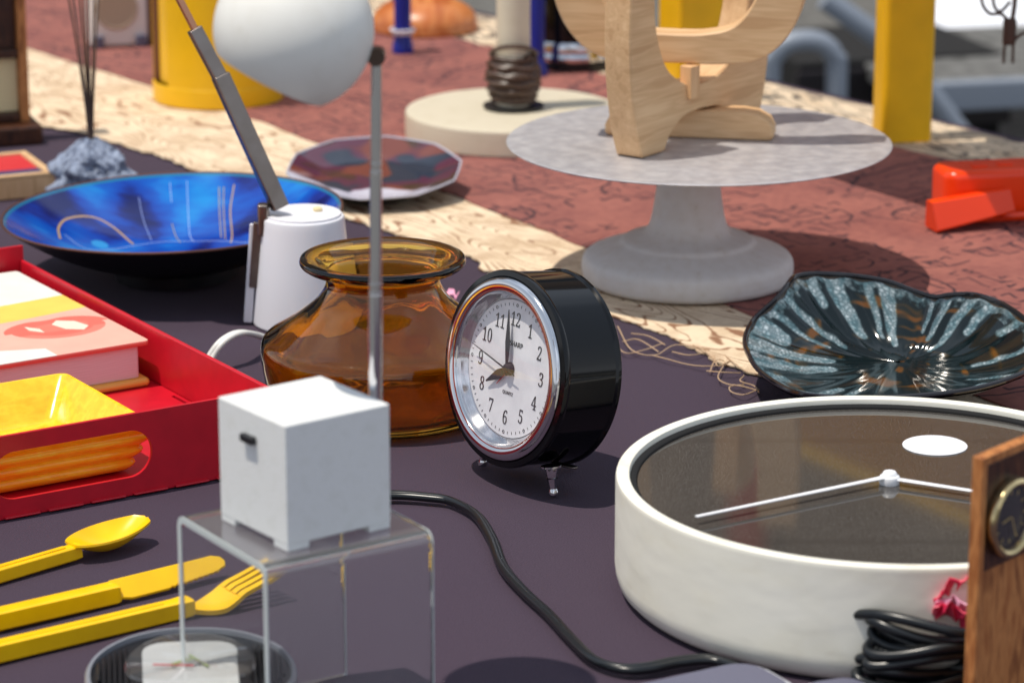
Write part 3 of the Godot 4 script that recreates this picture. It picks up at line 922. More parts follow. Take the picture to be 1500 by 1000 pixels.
# ------------------------------------------------------------------ cube lamp on the clear riser
func build_cube_lamp() -> void:
	var e1 := Vector3(0.842, 0, -0.54).normalized()
	var turn := heading(e1)
	var e2 := Vector3(e1.z, 0, -e1.x)    # away from the camera, to the left
	var corner := Vector3(-0.1115, T, -1.406)
	var lx := 0.088; var lz := 0.089; var hh := 0.1; var th := 0.0034
	var r := thing("acrylic_riser", "clear acrylic display riser carrying the grey cube lamp", "display riser", corner + e1 * lx / 2 + e2 * lz / 2, turn)
	# folded sheet: profile across local z, extruded along local x
	var out := []; var inn := []
	var rad := 0.006
	out.append(Vector2(lz / 2, 0)); inn.append(Vector2(lz / 2 - th, 0))
	for k in 7:
		var a := PI / 2 * k / 6
		out.append(Vector2(lz / 2 - rad + cos(a) * rad, hh - rad + sin(a) * rad)); inn.append(Vector2(lz / 2 - rad + cos(a) * (rad - th), hh - rad + sin(a) * (rad - th)))
	for k in 7:
		var a := PI / 2 * (1 + k / 6.0)
		out.append(Vector2(-lz / 2 + rad + cos(a) * rad, hh - rad + sin(a) * rad)); inn.append(Vector2(-lz / 2 + rad + cos(a) * (rad - th), hh - rad + sin(a) * (rad - th)))
	out.append(Vector2(-lz / 2, 0)); inn.append(Vector2(-lz / 2 + th, 0))
	var poly := PackedVector2Array(out)
	inn.reverse()
	for p in inn: poly.append(p)
	var m := MB.new()
	m.extrude(poly, lx, 0.0004, Transform3D(Basis(Vector3.UP, -PI / 2), Vector3.ZERO))
	part("sheet", m, MT.acrylic, r, Transform3D.IDENTITY, 30)
	for sx in [-1, 1]:
		m = MB.new(); m.extrude(poly, 0.0005, 0.0, Transform3D(Basis(Vector3.UP, -PI / 2), Vector3(sx * (lx / 2 + 0.0004), 0, 0))); part("cut_edge", m, MT.frosted_edge, r)

	var S := 0.058
	var c1 := Vector3(0.80, 0, -0.60).normalized()
	var c2 := Vector3(c1.z, 0, -c1.x)
	var cc := Vector3(-0.1035, T + hh, -1.4255) + c1 * S / 2 + c2 * S / 2
	var l := thing("cube_lamp", "desk lamp with grey cube base, chrome rod and white ball shade", "lamp", cc, heading(c1))
	m = MB.new(); m.rbox(Vector3(S, S - 0.003 + 0.003, S), 0.0007, 0.0007, at(Vector3(0, 0.003, 0))); part("base", m, MT.grey_paint, l)
	for sx in [-1, 1]:
		for sz in [-1, 1]:
			m = MB.new(); m.rbox(Vector3(0.012, 0.0032, 0.012), 0.0004, 0.0005, at(Vector3(sx * (S / 2 - 0.0062), 0, sz * (S / 2 - 0.0062)))); part("foot", m, MT.grey_paint, l)
	m = MB.new(); m.rbox(Vector3(0.0034, 0.0036, 0.0105), 0.0005, 0.0008, at(Vector3(-S / 2 - 0.0014, 0.0458, -0.001))); part("switch_and_slot_shade", m, MT.black_plastic, l)  # black slider, widened so its black also stands for the slot shade
	# rod on the rear side, telescoping
	var inv := l.transform.affine_inverse()
	var joint := hp(551, 82, -1.482)
	var foot := Vector3(hp(548, 590, -1.482).x, T + hh + 0.02, -1.482)
	m = MB.new(); m.rbox(Vector3(0.012, 0.03, 0.012), 0.001, 0.002, at(inv * (foot + Vector3(-0.001, -0.015, 0.002)))); part("bracket", m, MT.dark_metal, l)
	var lens := [0.0, 0.30, 0.325, 0.62, 0.64, 0.985]
	var rads := [0.0033, 0.0029, 0.0025]
	for k in 3:
		m = MB.new()
		var p0 := foot.lerp(joint, [0.0, 0.43, 0.72][k]); var p1 := foot.lerp(joint, [0.44, 0.73, 0.99][k])
		m.tube([inv * p0, inv * p1.lerp(p0, 0.01), inv * p1], [rads[k], rads[k], rads[k] * 0.85], 20)
		if k > 0:
			for q in 2: m.tube([inv * p0.lerp(p1, 0.03 + q * 0.07), inv * p0.lerp(p1, 0.05 + q * 0.07)], rads[k] + 0.0004, 20)
		part("rod_section", m, MT.chrome, l)
	m = MB.new(); m.tube([inv * (joint + Vector3(0, 0, -0.004)), inv * (joint + Vector3(0, 0, 0.004))], 0.0042, 16)
	m.tube([inv * joint, inv * (joint + Vector3(-0.008, 0.003, 0))], 0.003, 10)
	part("joint", m, MT.dark_metal, l)
	var hc := hp(430, 44, -1.482)
	var R := 0.0369
	var ax := Vector3(-0.45, -0.88, 0.06).normalized()
	m = MB.new()
	var prof := []
	var open := 0.84
	for k in 33: 
		var a := lerpf(PI, open, k / 32.0)     # from the pole opposite the opening down to the rim
		prof.append([R * sin(a), R * cos(a)])
	for k in 33:
		var a := lerpf(open, PI, k / 32.0)
		prof.append([(R - 0.0012) * sin(a), (R - 0.0012) * cos(a)])
	var side := ax.cross(Vector3.BACK).normalized()
	var bs := Basis(side, ax, side.cross(ax))
	m.lathe(prof, 64, Transform3D(inv.basis * bs, inv * hc))
	part("shade", m, MT.shade_white, l)
	m = MB.new(); m.lathe([[0.0, -0.030], [0.009, -0.030], [0.009, -0.008], [0.012, 0.0], [0.012, 0.008], [0.006, 0.016], [0, 0.017]], 20, Transform3D(inv.basis * bs, inv * hc)); part("bulb", m, MT.white_enamel, l)
	# flex
	var pts := []
	for p in [[470, 742], [520, 727], [572, 724], [620, 727], [658, 733], [695, 753], [718, 788], [735, 830], [765, 865], [800, 897], [835, 935], [868, 965], [905, 978], [945, 977], [990, 968], [1040, 965], [1085, 980], [1110, 1002], [1130, 1030]]:
		pts.append(tp(p[0], p[1], 0.0032))
	m = MB.new(); m.tube(smooth(pts, 8), 0.0026, 12, false, 1.0)
	var side_pts := []
	for p in smooth(pts, 8): side_pts.append(p + Vector3(0.0022, -0.0002, 0.0022))
	m.tube(side_pts, 0.0023, 12)
	var c := part("power_cord", m, MT.cable, self)
	tag(c, "black twin flex curving over the purple cloth from the cube lamp", "cord")

# ------------------------------------------------------------------ travel clock in the near corner
func build_travel_clock() -> void:
	var c := tp(280, 1040, 0.0)
	var t := thing("travel_clock", "black oval travel clock with silver rim lying on its back", "clock", Vector3(c.x, T, c.z), 0.12)
	var a := 0.051; var b := 0.050
	var ring := func(k: float, y: float) -> PackedVector3Array:
		var r := PackedVector3Array()
		for i in 72:
			var an := TAU * i / 72
			var cx := signf(cos(an)) * pow(absf(cos(an)), 0.85); var cz := signf(sin(an)) * pow(absf(sin(an)), 0.85)
			r.append(Vector3(cx * a * k, y + 0.004 * (1 - cx * cx), cz * b * k))
		return r
	var m := MB.new(); m.loft([ring.call(0.86, 0.0 - 0.0035), ring.call(0.98, 0.004), ring.call(1.0, 0.012), ring.call(0.97, 0.018), ring.call(0.6, 0.0185)]); part("body", m, MT.black_plastic, t)
	m = MB.new(); m.loft([ring.call(0.99, 0.0175), ring.call(0.995, 0.019), ring.call(0.975, 0.0206), ring.call(0.945, 0.0206), ring.call(0.94, 0.018)], true, false, false); part("rim", m, MT.device_rim, t)
	for sx in [-1, 1]:
		for k in 6:
			m = MB.new()
			var x: float = sx * (0.031 + k * 0.0026)
			var z: float = b * 0.9 * sqrt(maxf(0.02, 1 - pow(x / a / 0.9, 2))) * 0.92
			m.tube([Vector3(x, 0.0215, -z), Vector3(x, 0.0225, 0), Vector3(x, 0.0215, z)], 0.0010, 6); part("rib", m, MT.black_plastic, t)
	m = MB.new(); m.rbox(Vector3(0.046, 0.002, 0.070), 0.0006, 0.012, at(Vector3(0, 0.0205, 0))); part("dial", m, MT.travel_dial, t)
	m = MB.new(); m.rbox(Vector3(0.0014, 0.0006, 0.020), 0.0002, 0.0005, at(Vector3(0.004, 0.0232, -0.006), 0.5)); part("minute_hand", m, MT.tile_green, t)
	m = MB.new(); m.rbox(Vector3(0.0018, 0.0006, 0.014), 0.0002, 0.0005, at(Vector3(-0.004, 0.0238, -0.004), -0.9)); part("hour_hand", m, MT.tile_green, t)
	m = MB.new(); m.rbox(Vector3(0.0010, 0.0006, 0.020), 0.0002, 0.0004, at(Vector3(-0.008, 0.0244, 0.002), 1.4)); part("alarm_hand", m, MT.red_hand, t)
	m = MB.new(); m.loft([ring.call(0.62, 0.0236), ring.call(0.60, 0.0246), ring.call(0.3, 0.0250), ring.call(0.01, 0.0252)], true, false, false)
	part("lens", m, MT.clear_pane, t)

# ------------------------------------------------------------------ white lamp with the slanted arm
func build_arm_lamp() -> void:
	var c := tp(446, 470)
	var t := thing("arm_lamp", "folding lamp with white tapered base and slanted metal arm", "lamp", Vector3(c.x, T, c.z))
	var m := MB.new()
	var top: float = hp(446, 311, c.z).y - T
	m.lathe([[0, 0], [0.0350, 0], [0.0356, 0.001], [0.0288, top - 0.008], [0.0286, top - 0.003], [0.0278, top - 0.002], [0.0262, top - 0.0018], [0.0262, top - 0.0002], [0.0256, top], [0, top]], 64); part("base", m, MT.white_plastic, t)
	m = MB.new(); m.rbox(Vector3(0.006, 0.070, 0.003), 0.0008, 0.001, Transform3D(Basis(Vector3.BACK, -0.085), Vector3(-0.0388, 0.0008, 0.006))); part("fin", m, MT.white_plastic, t)
	m = MB.new(); m.rbox(Vector3(0.009, 0.046, 0.004), 0.0006, 0.001, Transform3D(Basis(Vector3.BACK, -0.085), Vector3(-0.0328, 0.026, 0.0075))); part("slot_strip", m, MT.steel, t)
	m = MB.new(); m.rbox(Vector3(0.008, 0.022, 0.010), 0.0012, 0.002, at(Vector3(-0.0262, top - 0.014, 0.008))); part("hinge", m, MT.steel, t)
	m = MB.new(); m.rbox(Vector3(0.006, 0.003, 0.006), 0.0012, 0.002, at(Vector3(0.010, top - 0.0002, -0.004), 0.4)); part("switch_stub", m, MT.parchment, t)
	var z := c.z + 0.008
	var p0 := hp(410, 304, z); var p1 := hp(322, 110, z); var p2 := hp(284, 42, z); var p3 := hp(176, -168, z)
	var seg := [[p0, p1, 0.0058, "steel"], [p0.lerp(p1, 0.9), p2, 0.0048, "steel"], [p1.lerp(p2, 0.8), p3, 0.0024, "rose_metal"]]
	for s in seg:
		m = MB.new()
		var d: Vector3 = (s[1] - s[0])
		var ly := d.normalized(); var lx := ly.cross(Vector3.BACK).normalized()
		var lz := lx.cross(ly)
		var turned := Basis(lx, ly, lz) * Basis(Vector3.UP, 0.45)
		m.rbox(Vector3(s[2] * 2, d.length(), s[2] * 1.5), 0.0007, 0.001, Transform3D(turned, s[0] - t.position)); part("arm", m, MT[s[3]], t)
	m = MB.new()
	var prof := []
	for k in 15: prof.append([0.03 * sin(PI * 0.55 * k / 14.0), -0.03 * (1 - cos(PI * 0.55 * k / 14.0))])
	m.lathe(prof, 32, at(p3 - t.position + Vector3(-0.014, 0.022, 0))); part("shade", m, MT.white_plastic, t)
	var pts := []
	for p in [[300, 548, 0.003], [302, 530, 0.006], [318, 505, 0.016], [335, 492, 0.020], [352, 487, 0.020], [372, 490, 0.014], [392, 497, 0.006]]: pts.append(tp(p[0], p[1], p[2]))
	pts.insert(0, tp(322, 566, 0.0025)); pts.insert(0, tp(350, 590, 0.0025))
	m = MB.new(); m.tube(smooth(pts, 8), 0.0022, 10, false, 0.9)
	var q := []
	for p in smooth(pts, 8): q.append(p + Vector3(0.0024, 0, 0.0006))
	m.tube(q, 0.0020, 10, false, 0.9)
	tag(part("lamp_cord", m, MT.white_cable, self), "white flex looping up beside the amber vase", "cord")

# ------------------------------------------------------------------ amber vase
func build_vase() -> void:
	var c := tp(559, 650) + Vector3(0, 0, -0.072)
	c.x = -0.0806
	var t := thing("amber_vase", "squat amber glass vase with a wide flared rim", "vase", c)
	var m := MB.new()
	var outer := smooth([Vector2(0.058, 0.0), Vector2(0.066, 0.0008), Vector2(0.0715, 0.005), Vector2(0.0745, 0.018), Vector2(0.0768, 0.034), Vector2(0.0772, 0.042), Vector2(0.0745, 0.0478), Vector2(0.066, 0.0535), Vector2(0.053, 0.0625), Vector2(0.042, 0.072), Vector2(0.0362, 0.081), Vector2(0.0362, 0.0875), Vector2(0.0400, 0.0905), Vector2(0.0480, 0.0925), Vector2(0.0512, 0.0945), Vector2(0.0520, 0.0968), Vector2(0.0510, 0.0990), Vector2(0.0480, 0.0998)], 4)
	var inner := smooth([Vector2(0.0480, 0.0998), Vector2(0.0420, 0.0982), Vector2(0.0365, 0.0945), Vector2(0.0328, 0.088), Vector2(0.0326, 0.081), Vector2(0.0385, 0.0705), Vector2(0.050, 0.0600), Vector2(0.064, 0.0505), Vector2(0.0722, 0.0450), Vector2(0.0738, 0.040), Vector2(0.0732, 0.033), Vector2(0.0708, 0.018), Vector2(0.0675, 0.009), Vector2(0.058, 0.0060), Vector2(0.03, 0.0055), Vector2(0.0, 0.0055)], 4)
	var prof := [[0.0, 0.0014], [0.03, 0.0012], [0.054, 0.0008]]
	for p in outer: prof.append([p.x, p.y])
	for k in range(1, inner.size()): prof.append([maxf(inner[k].x, 0.0), inner[k].y])
	var wob := noise(301, 24.0, 2)
	var rings := []
	for k in prof.size():
		var r := PackedVector3Array()
		for i in 96:
			var an := TAU * i / 96
			var p: Vector3 = Vector3(cos(an), 0, sin(an)) * prof[k][0] + Vector3(0, prof[k][1], 0)
			var w: float = 0.0017 * wob.get_noise_3dv(p) if k > outer.size() + 8 else 0.0002 * wob.get_noise_3dv(p)      # blown glass is uneven inside
			r.append(p + Vector3(cos(an), 0, sin(an)) * w * clampf(prof[k][0] * 60.0, 0, 1))
		rings.append(r)
	m.loft(rings, true, false, false)
	part("body", m, MT.amber_glass, t, Transform3D.IDENTITY, 60)

# ------------------------------------------------------------------ alarm clock
func text(s: String, size: float, depth: float, font: String, m: Material, parent: Node3D, called: String, p: Vector3) -> void:
	var tm := TextMesh.new()
	var f := SystemFont.new()
	f.font_names = PackedStringArray([font])
	tm.font = f; tm.text = s; tm.font_size = 64; tm.pixel_size = size / 64.0; tm.depth = depth
	tm.horizontal_alignment = HORIZONTAL_ALIGNMENT_CENTER; tm.vertical_alignment = VERTICAL_ALIGNMENT_CENTER
	part(called, tm, m, parent, Transform3D(Basis.IDENTITY, p))

func build_alarm_clock() -> void:
	var a := tp(697, 683); var b := tp(801, 727)
	var base := (a + b) / 2 + Vector3(0.004, 0, 0); base.y = T
	var t := thing("alarm_clock", "round black alarm clock with chrome bezel on little metal legs", "clock", base)
	var e := (b - a).normalized()
	t.rotation.y = heading(e)
	var R := 0.0572
	# everything of the case leans back a little
	var xf := Transform3D(Basis(Vector3.RIGHT, deg_to_rad(-8.0)), Vector3(0, 0.0705, 0.0095))
	var Z := xf * Transform3D(Basis(Vector3.RIGHT, PI / 2), Vector3.ZERO)     # lathe axis along local +z, towards the viewer
	var m := MB.new()
	m.lathe([[0.0, -0.044], [0.050, -0.044], [R - 0.001, -0.042], [R + 0.0006, -0.0405], [R + 0.0006, -0.0385], [R - 0.0006, -0.0372], [R - 0.0006, -0.004], [R + 0.0004, -0.003], [R + 0.0006, -0.001], [R, 0.0006], [R - 0.003, 0.0010], [R - 0.004, 0.0], [R - 0.0042, -0.0068], [0.03, -0.0072], [0.0, -0.0072]], 112); part("case", m, MT.black_gloss, t, Z)
	m = MB.new()
	var prof := []
	for k in 13:
		var q := PI * k / 12.0
		prof.append([0.0493 + 0.0042 * cos(q), 0.0008 + 0.0034 * sin(q)])
	prof.append([0.0436, -0.0012]); prof.append([0.0414, -0.0036]); prof.append([0.0405, -0.0052]); prof.append([0.0405, -0.0060]); prof.append([0.0535, -0.0060]); prof.append(prof[0])
	m.lathe(prof, 112); part("bezel", m, MT.chrome, t, Z)
	m = MB.new(); m.tube(range(96).map(func(k): return Vector3(cos(TAU * k / 96) * 0.0462, 0.0030, sin(TAU * k / 96) * 0.0462)), 0.0004, 8, true); part("copper_ring", m, MT.copper_ring, t, Z)
	m = MB.new(); m.lathe([[0.0404, -0.0065], [0.0404, -0.0044], [0.0, -0.0044]], 96); var dial := part("dial", m, MT.clock_dial, t, Z)
	var D := xf * Transform3D(Basis.IDENTITY, Vector3(0, 0, -0.0043))
	var face := Node3D.new(); face.name = "face"
	var put := func(called: String, mb: MB, mt: Material, lift: float, turn: float) -> void:
		part(called, mb, mt, t, D * Transform3D(Basis(Vector3.BACK, turn), Vector3(0, 0, lift)))
	for k in 12:
		var an := TAU * (k + 1) / 12.0
		var p := D * Vector3(sin(an) * 0.0292, cos(an) * 0.0292, 0.0001)
		var tm := TextMesh.new()
		var f := SystemFont.new(); f.font_names = PackedStringArray(["Droid Serif"])
		tm.font = f; tm.text = str(k + 1); tm.font_size = 64; tm.pixel_size = 0.0100 / 64.0; tm.depth = 0.0002
		part("numeral", tm, MT.ink, t, Transform3D(D.basis * Basis.from_scale(Vector3(0.86, 1.12, 1)), p))
	for e2 in [["SHARP", 0.0042, Vector3(0.0030, 0.0150, 0.0001), "Droid Sans"], ["QUARTZ", 0.0027, Vector3(0, -0.0145, 0.0001), "Droid Sans"]]:
		var tm := TextMesh.new()
		var f := SystemFont.new(); f.font_names = PackedStringArray([e2[3]])
		tm.font = f; tm.text = e2[0]; tm.font_size = 64; tm.pixel_size = 0.001; tm.depth = 0.004
		part("lettering", tm, MT.ink, t, D * Transform3D(Basis.from_scale(Vector3.ONE * e2[1] / 0.064), e2[2]))
	for k in 60:
		m = MB.new()
		var an := TAU * k / 60.0
		if k % 5 == 0:
			m.tube(range(14).map(func(q): return Vector3(cos(TAU * q / 14) * 0.00085, 0.0376 + sin(TAU * q / 14) * 0.00085, 0.0001)), 0.00018, 4, true)
		else:
			m.rbox(Vector3(0.00028, 0.0016, 0.0002), 0.00004, 0.00004, at(Vector3(0, 0.0368, 0.0001)))
		put.call("minute_mark", m, MT.ink, 0.0, -an)
	# hands
	var hand := func(called: String, len: float, wid: float, tail: float, lift: float, deg: float, mt: Material, spade: bool) -> void:
		var mb := MB.new()
		var poly := PackedVector2Array([Vector2(-wid * 0.4, -tail), Vector2(wid * 0.4, -tail), Vector2(wid * 0.5, 0), Vector2(wid * (1.0 if spade else 0.5), len * 0.45), Vector2(wid * 0.16, len), Vector2(-wid * 0.16, len), Vector2(-wid * (1.0 if spade else 0.5), len * 0.45), Vector2(-wid * 0.5, 0)])
		mb.extrude(poly, 0.0004, 0.0001)
		put.call(called, mb, mt, lift, -deg_to_rad(deg))
	hand.call("alarm_hand", 0.0150, 0.0012, 0.003, 0.0012, 222.0, MT.red_hand, false)
	hand.call("hour_hand", 0.0225, 0.0030, 0.004, 0.0020, 239.0, MT.hand_dark, true)
	hand.call("minute_hand", 0.0345, 0.0022, 0.004, 0.0029, -6.5, MT.hand_dark, true)
	hand.call("second_hand", 0.0350, 0.0010, 0.009, 0.0037, 283.0, MT.hand_dark, false)
	m = MB.new(); m.lathe([[0.0, 0.0046], [0.0018, 0.0044], [0.0026, 0.004], [0.0038, 0.0022], [0.0040, 0.0002]], 20); part("hub", m, MT.hand_dark, t, D * Transform3D(Basis(Vector3.RIGHT, PI / 2), Vector3.ZERO))
	m = MB.new(); m.lathe([[0.0444, 0.0012], [0.030, 0.0022], [0.015, 0.0028], [0.0, 0.0030]], 96); part("glass", m, MT.clear_pane, t, Z)
	# legs
	for sx in [-1, 1]:
		m = MB.new()
		m.lathe([[0, 0.0185], [0.0062, 0.0185], [0.0062, 0.0175], [0.0035, 0.0170], [0.0035, 0.0150], [0.0030, 0.0115], [0.0034, 0.0110], [0.0030, 0.0104], [0.0021, 0.0050], [0.0024, 0.0044], [0.0031, 0.0028], [0.0028, 0.0010], [0.0012, 0.0], [0, 0]], 24)
		part("leg", m, MT.chrome, t, Transform3D(Basis(Vector3.BACK, 0.14 * sx), Vector3(sx * 0.035, 0.0, 0.0)))
	m = MB.new(); m.tube([Vector3(0, 0.016, -0.030), Vector3(0, 0.0022, -0.040)], [0.003, 0.0022], 12); part("rear_leg", m, MT.chrome, t)
	m = MB.new(); m.rbox(Vector3(0.018, 0.0016, 0.004), 0.0006, 0.002, at(Vector3(0.032, 0.0155, -0.010), 0.3)); part("lever", m, MT.steel, t)

# ------------------------------------------------------------------ bowls and dishes
func planar(mb: MB, r: float) -> void:
	for i in mb.v.size(): mb.t[i] = Vector2(mb.v[i].x / (2 * r) + 0.5, mb.v[i].z / (2 * r) + 0.5)

func build_blue_bowl() -> void:
	var c := tp(255, 318, 0.044)
	var R := 0.1225
	var t := thing("blue_bowl", "wide shallow blue enamel bowl with thin gold lines", "bowl", Vector3(c.x, T, c.z))
	var tilt := Transform3D(Basis(Vector3.BACK, deg_to_rad(1.4)), Vector3(0, 0.0032, 0))
	var prof := []
	for k in 25:
		var s := k / 24.0
		prof.append([R * s, 0.006 + 0.040 * pow(s, 2.3)])
	var m := MB.new(); m.lathe(prof, 96); planar(m, R); part("enamel", m, MT.enamel, t, tilt, 60)
	var back := []
	for k in 25:
		var s := 1.0 - k / 24.0
		back.append([R * s, 0.006 - 0.0016 + 0.040 * pow(s, 2.3) - 0.0015 * (1 - s)])
	m = MB.new(); m.lathe(back, 96); part("underside", m, MT.enamel_back, t, tilt, 60)
	m = MB.new(); m.tube(range(96).map(func(k): return Vector3(cos(TAU * k / 96) * R, 0.0453, sin(TAU * k / 96) * R)), 0.0010, 8, true); part("rim", m, MT.copper_rim, t, tilt)
	m = MB.new(); m.lathe([[0.044, 0.006], [0.044, -0.0022], [0.041, -0.0022], [0.041, 0.006]], 64); part("foot_ring", m, MT.enamel_back, t, tilt)

func build_octagon_dish() -> void:
	var c := tp(549, 262, 0.012)
	var t := thing("octagon_dish", "small many-sided glazed dish in purple, brown and white", "dish", Vector3(c.x, T + RED, c.z), 0.2)
	var R := 0.071
	t.position.y += 0.0006
	t.basis = Basis(Vector3.RIGHT, deg_to_rad(8.0)) * Basis(Vector3.UP, 0.2)
	t.position += Vector3(0, 0.006, 0.006)
	var rest := thing("plate_rest", "small wooden wedge propping up the many-sided dish", "wedge", Vector3(c.x, T + RED, c.z - 0.034))
	var w := MB.new(); w.rbox(Vector3(0.05, 0.0095, 0.012), 0.001, 0.001); part("block", w, MT.pine, rest)
	w = MB.new(); w.rbox(Vector3(0.05, 0.003, 0.004), 0.0008, 0.001, at(Vector3(0, 0.0096, -0.003))); part("lip", w, MT.pine, rest)
	var ring := func(r: float, y: float) -> PackedVector3Array:
		var out := PackedVector3Array()
		for i in 10:
			var p := Vector3(cos(TAU * i / 10), 0, sin(TAU * i / 10)); var q := Vector3(cos(TAU * (i + 1) / 10), 0, sin(TAU * (i + 1) / 10))
			for k in 6: out.append(p.lerp(q, k / 6.0).lerp(p.lerp(q, k / 6.0).normalized(), 0.25 if r > 0.05 else 0.7) * r + Vector3(0, y, 0))
		return out
	var m := MB.new()
	m.loft([ring.call(0.001, 0.005), ring.call(0.03, 0.0052), ring.call(0.044, 0.006), ring.call(0.052, 0.009), ring.call(0.064, 0.0128), ring.call(R - 0.002, 0.0145), ring.call(R - 0.0004, 0.0148)], true, false, false)
	planar(m, R); part("glaze", m, MT.swirl_glaze, t, Transform3D.IDENTITY, 30)
	m = MB.new()
	m.loft([ring.call(R - 0.0004, 0.0148), ring.call(R, 0.0137), ring.call(R - 0.002, 0.0120), ring.call(0.060, 0.0080), ring.call(0.046, 0.0025), ring.call(0.044, 0.0), ring.call(0.01, 0.0)], true, false, true)
	part("underside", m, MT.dark_glaze, t, Transform3D.IDENTITY, 30)
	m = MB.new(); m.tube(Array(ring.call(R - 0.0006, 0.0147)), 0.0009, 6, true); part("rim", m, MT.rim_highlight, t)  # pale tube paints the highlight along the dish edge

func build_leaf_bowl() -> void:
	var rim := []
	for p in [[1092, 494, 0.030], [1105, 468, 0.034], [1135, 440, 0.043], [1152, 420, 0.049], [1166, 405, 0.052], [1200, 401, 0.052], [1250, 404, 0.051], [1300, 412, 0.050], [1345, 428, 0.047], [1370, 435, 0.045], [1392, 432, 0.047], [1430, 432, 0.049], [1470, 446, 0.048], [1505, 470, 0.046], [1532, 500, 0.044], [1535, 520, 0.041], [1500, 546, 0.039], [1440, 567, 0.037], [1370, 578, 0.035], [1290, 583, 0.035], [1215, 582, 0.034], [1160, 573, 0.032], [1115, 545, 0.030], [1096, 518, 0.029]]:
		rim.append(tp(p[0], p[1], p[2]))
	rim = smooth(rim, 8, true)
	var c := tp(1315, 548, 0.0); c.y = T + CREAM
	var t := thing("leaf_bowl", "leaf-shaped bowl with dark glaze and pale blue drips", "bowl", c)
	var n := rim.size()
	var rings := []; var outr := []
	var M := 30
	for j in M + 1:
		var s := j / float(M)
		var a := PackedVector3Array(); var b := PackedVector3Array()
		for i in n:
			var d: Vector3 = rim[i] - c
			var h: float = d.y; d.y = 0
			var k := lerpf(0.02, 1.0, s)
			var rib := 0.0011 * sin(TAU * i / n * 26.0) * s * s
			# the folded crease on the left side
			var fold := 0.006 * exp(-pow((i - n * 0.125) / (n * 0.012), 2.0)) * sin(PI * s)
			a.append(d * k + Vector3(0, 0.0075 + (h - 0.0075) * pow(s, 2.5) + rib + fold, 0))
			var kk := lerpf(0.02, 1.0, s)
			b.append(d * kk + Vector3(0, maxf(0.0, 0.0075 + (h - 0.0075) * pow(s, 2.5) - 0.0035 * (1.0 - 0.6 * s) - 0.007 * (1.0 - smoothstep(0.25, 0.5, s)) - 0.001), 0))
		rings.append(a); outr.append(b)
	var m := MB.new(); m.loft(rings, true, false, false); part("glaze", m, MT.drip_glaze, t, Transform3D.IDENTITY, 70)
	m = MB.new(); m.loft(outr, true, true, false); part("underside", m, MT.dark_glaze, t, Transform3D.IDENTITY, 70)
	m = MB.new()
	var path := []
	for p in rim: path.append(p - c + Vector3(0, 0.0002, 0))
	m.tube(path, 0.0017, 8, true); part("rim", m, MT.dark_glaze, t)

# ------------------------------------------------------------------ left edge: rock, tile box, wooden frame
func build_rock() -> void:
	var c := tp(136, 286)
	var t := thing("wire_sculpture", "bundle of thin wires rising from a lumpy blue-grey rock base", "sculpture", Vector3(c.x, T, c.z))
	var n := noise(91, 26.0, 3, FastNoiseLite.TYPE_SIMPLEX_SMOOTH); var n2 := noise(92, 60.0, 3, FastNoiseLite.TYPE_CELLULAR)
	var m := MB.new()
	var rings := []
	for j in 41:
		var r := PackedVector3Array()
		var s := j / 40.0
		for i in 80:
			var a := TAU * i / 80
			var d := Vector3(cos(a), 0, sin(a))
			var rad := 0.041 * pow(1.0 - pow(s, 1.5), 0.6) + 0.006 * s
			var q := d * 0.04 + Vector3(0, s * 0.05, 0)
			rad *= 1.0 + 0.42 * n.get_noise_3dv(q) + 0.45 * n2.get_noise_3dv(q)
			rad += 0.0055 * sin(s * 17.0 + 2.4 * sin(a * 2.0)) * (1 - s)
			if j == 40: rad = 0.003
			r.append(d * rad + Vector3(0, 0.0455 * s + (0.004 * n.get_noise_3dv(q * 1.7) * s if j > 0 else 0.0), 0))
		rings.append(r)
	m.loft(rings); part("rock_base", m, MT.rock, t, Transform3D.IDENTITY, 50)
	var tops := [-0.014, -0.0095, -0.006, -0.002, 0.002, 0.006, 0.010]
	for k in tops.size():
		m = MB.new()
		var z := 0.006 * sin(k * 2.1)
		m.tube(smooth([Vector3(tops[k] * 0.12, 0.042, 0), Vector3(tops[k] * 0.3, 0.08, z * 0.3), Vector3(tops[k], 0.16, z), Vector3(tops[k] * 2.0, 0.24, z * 2)], 4), 0.00085, 6); part("wire", m, MT.steel, t)

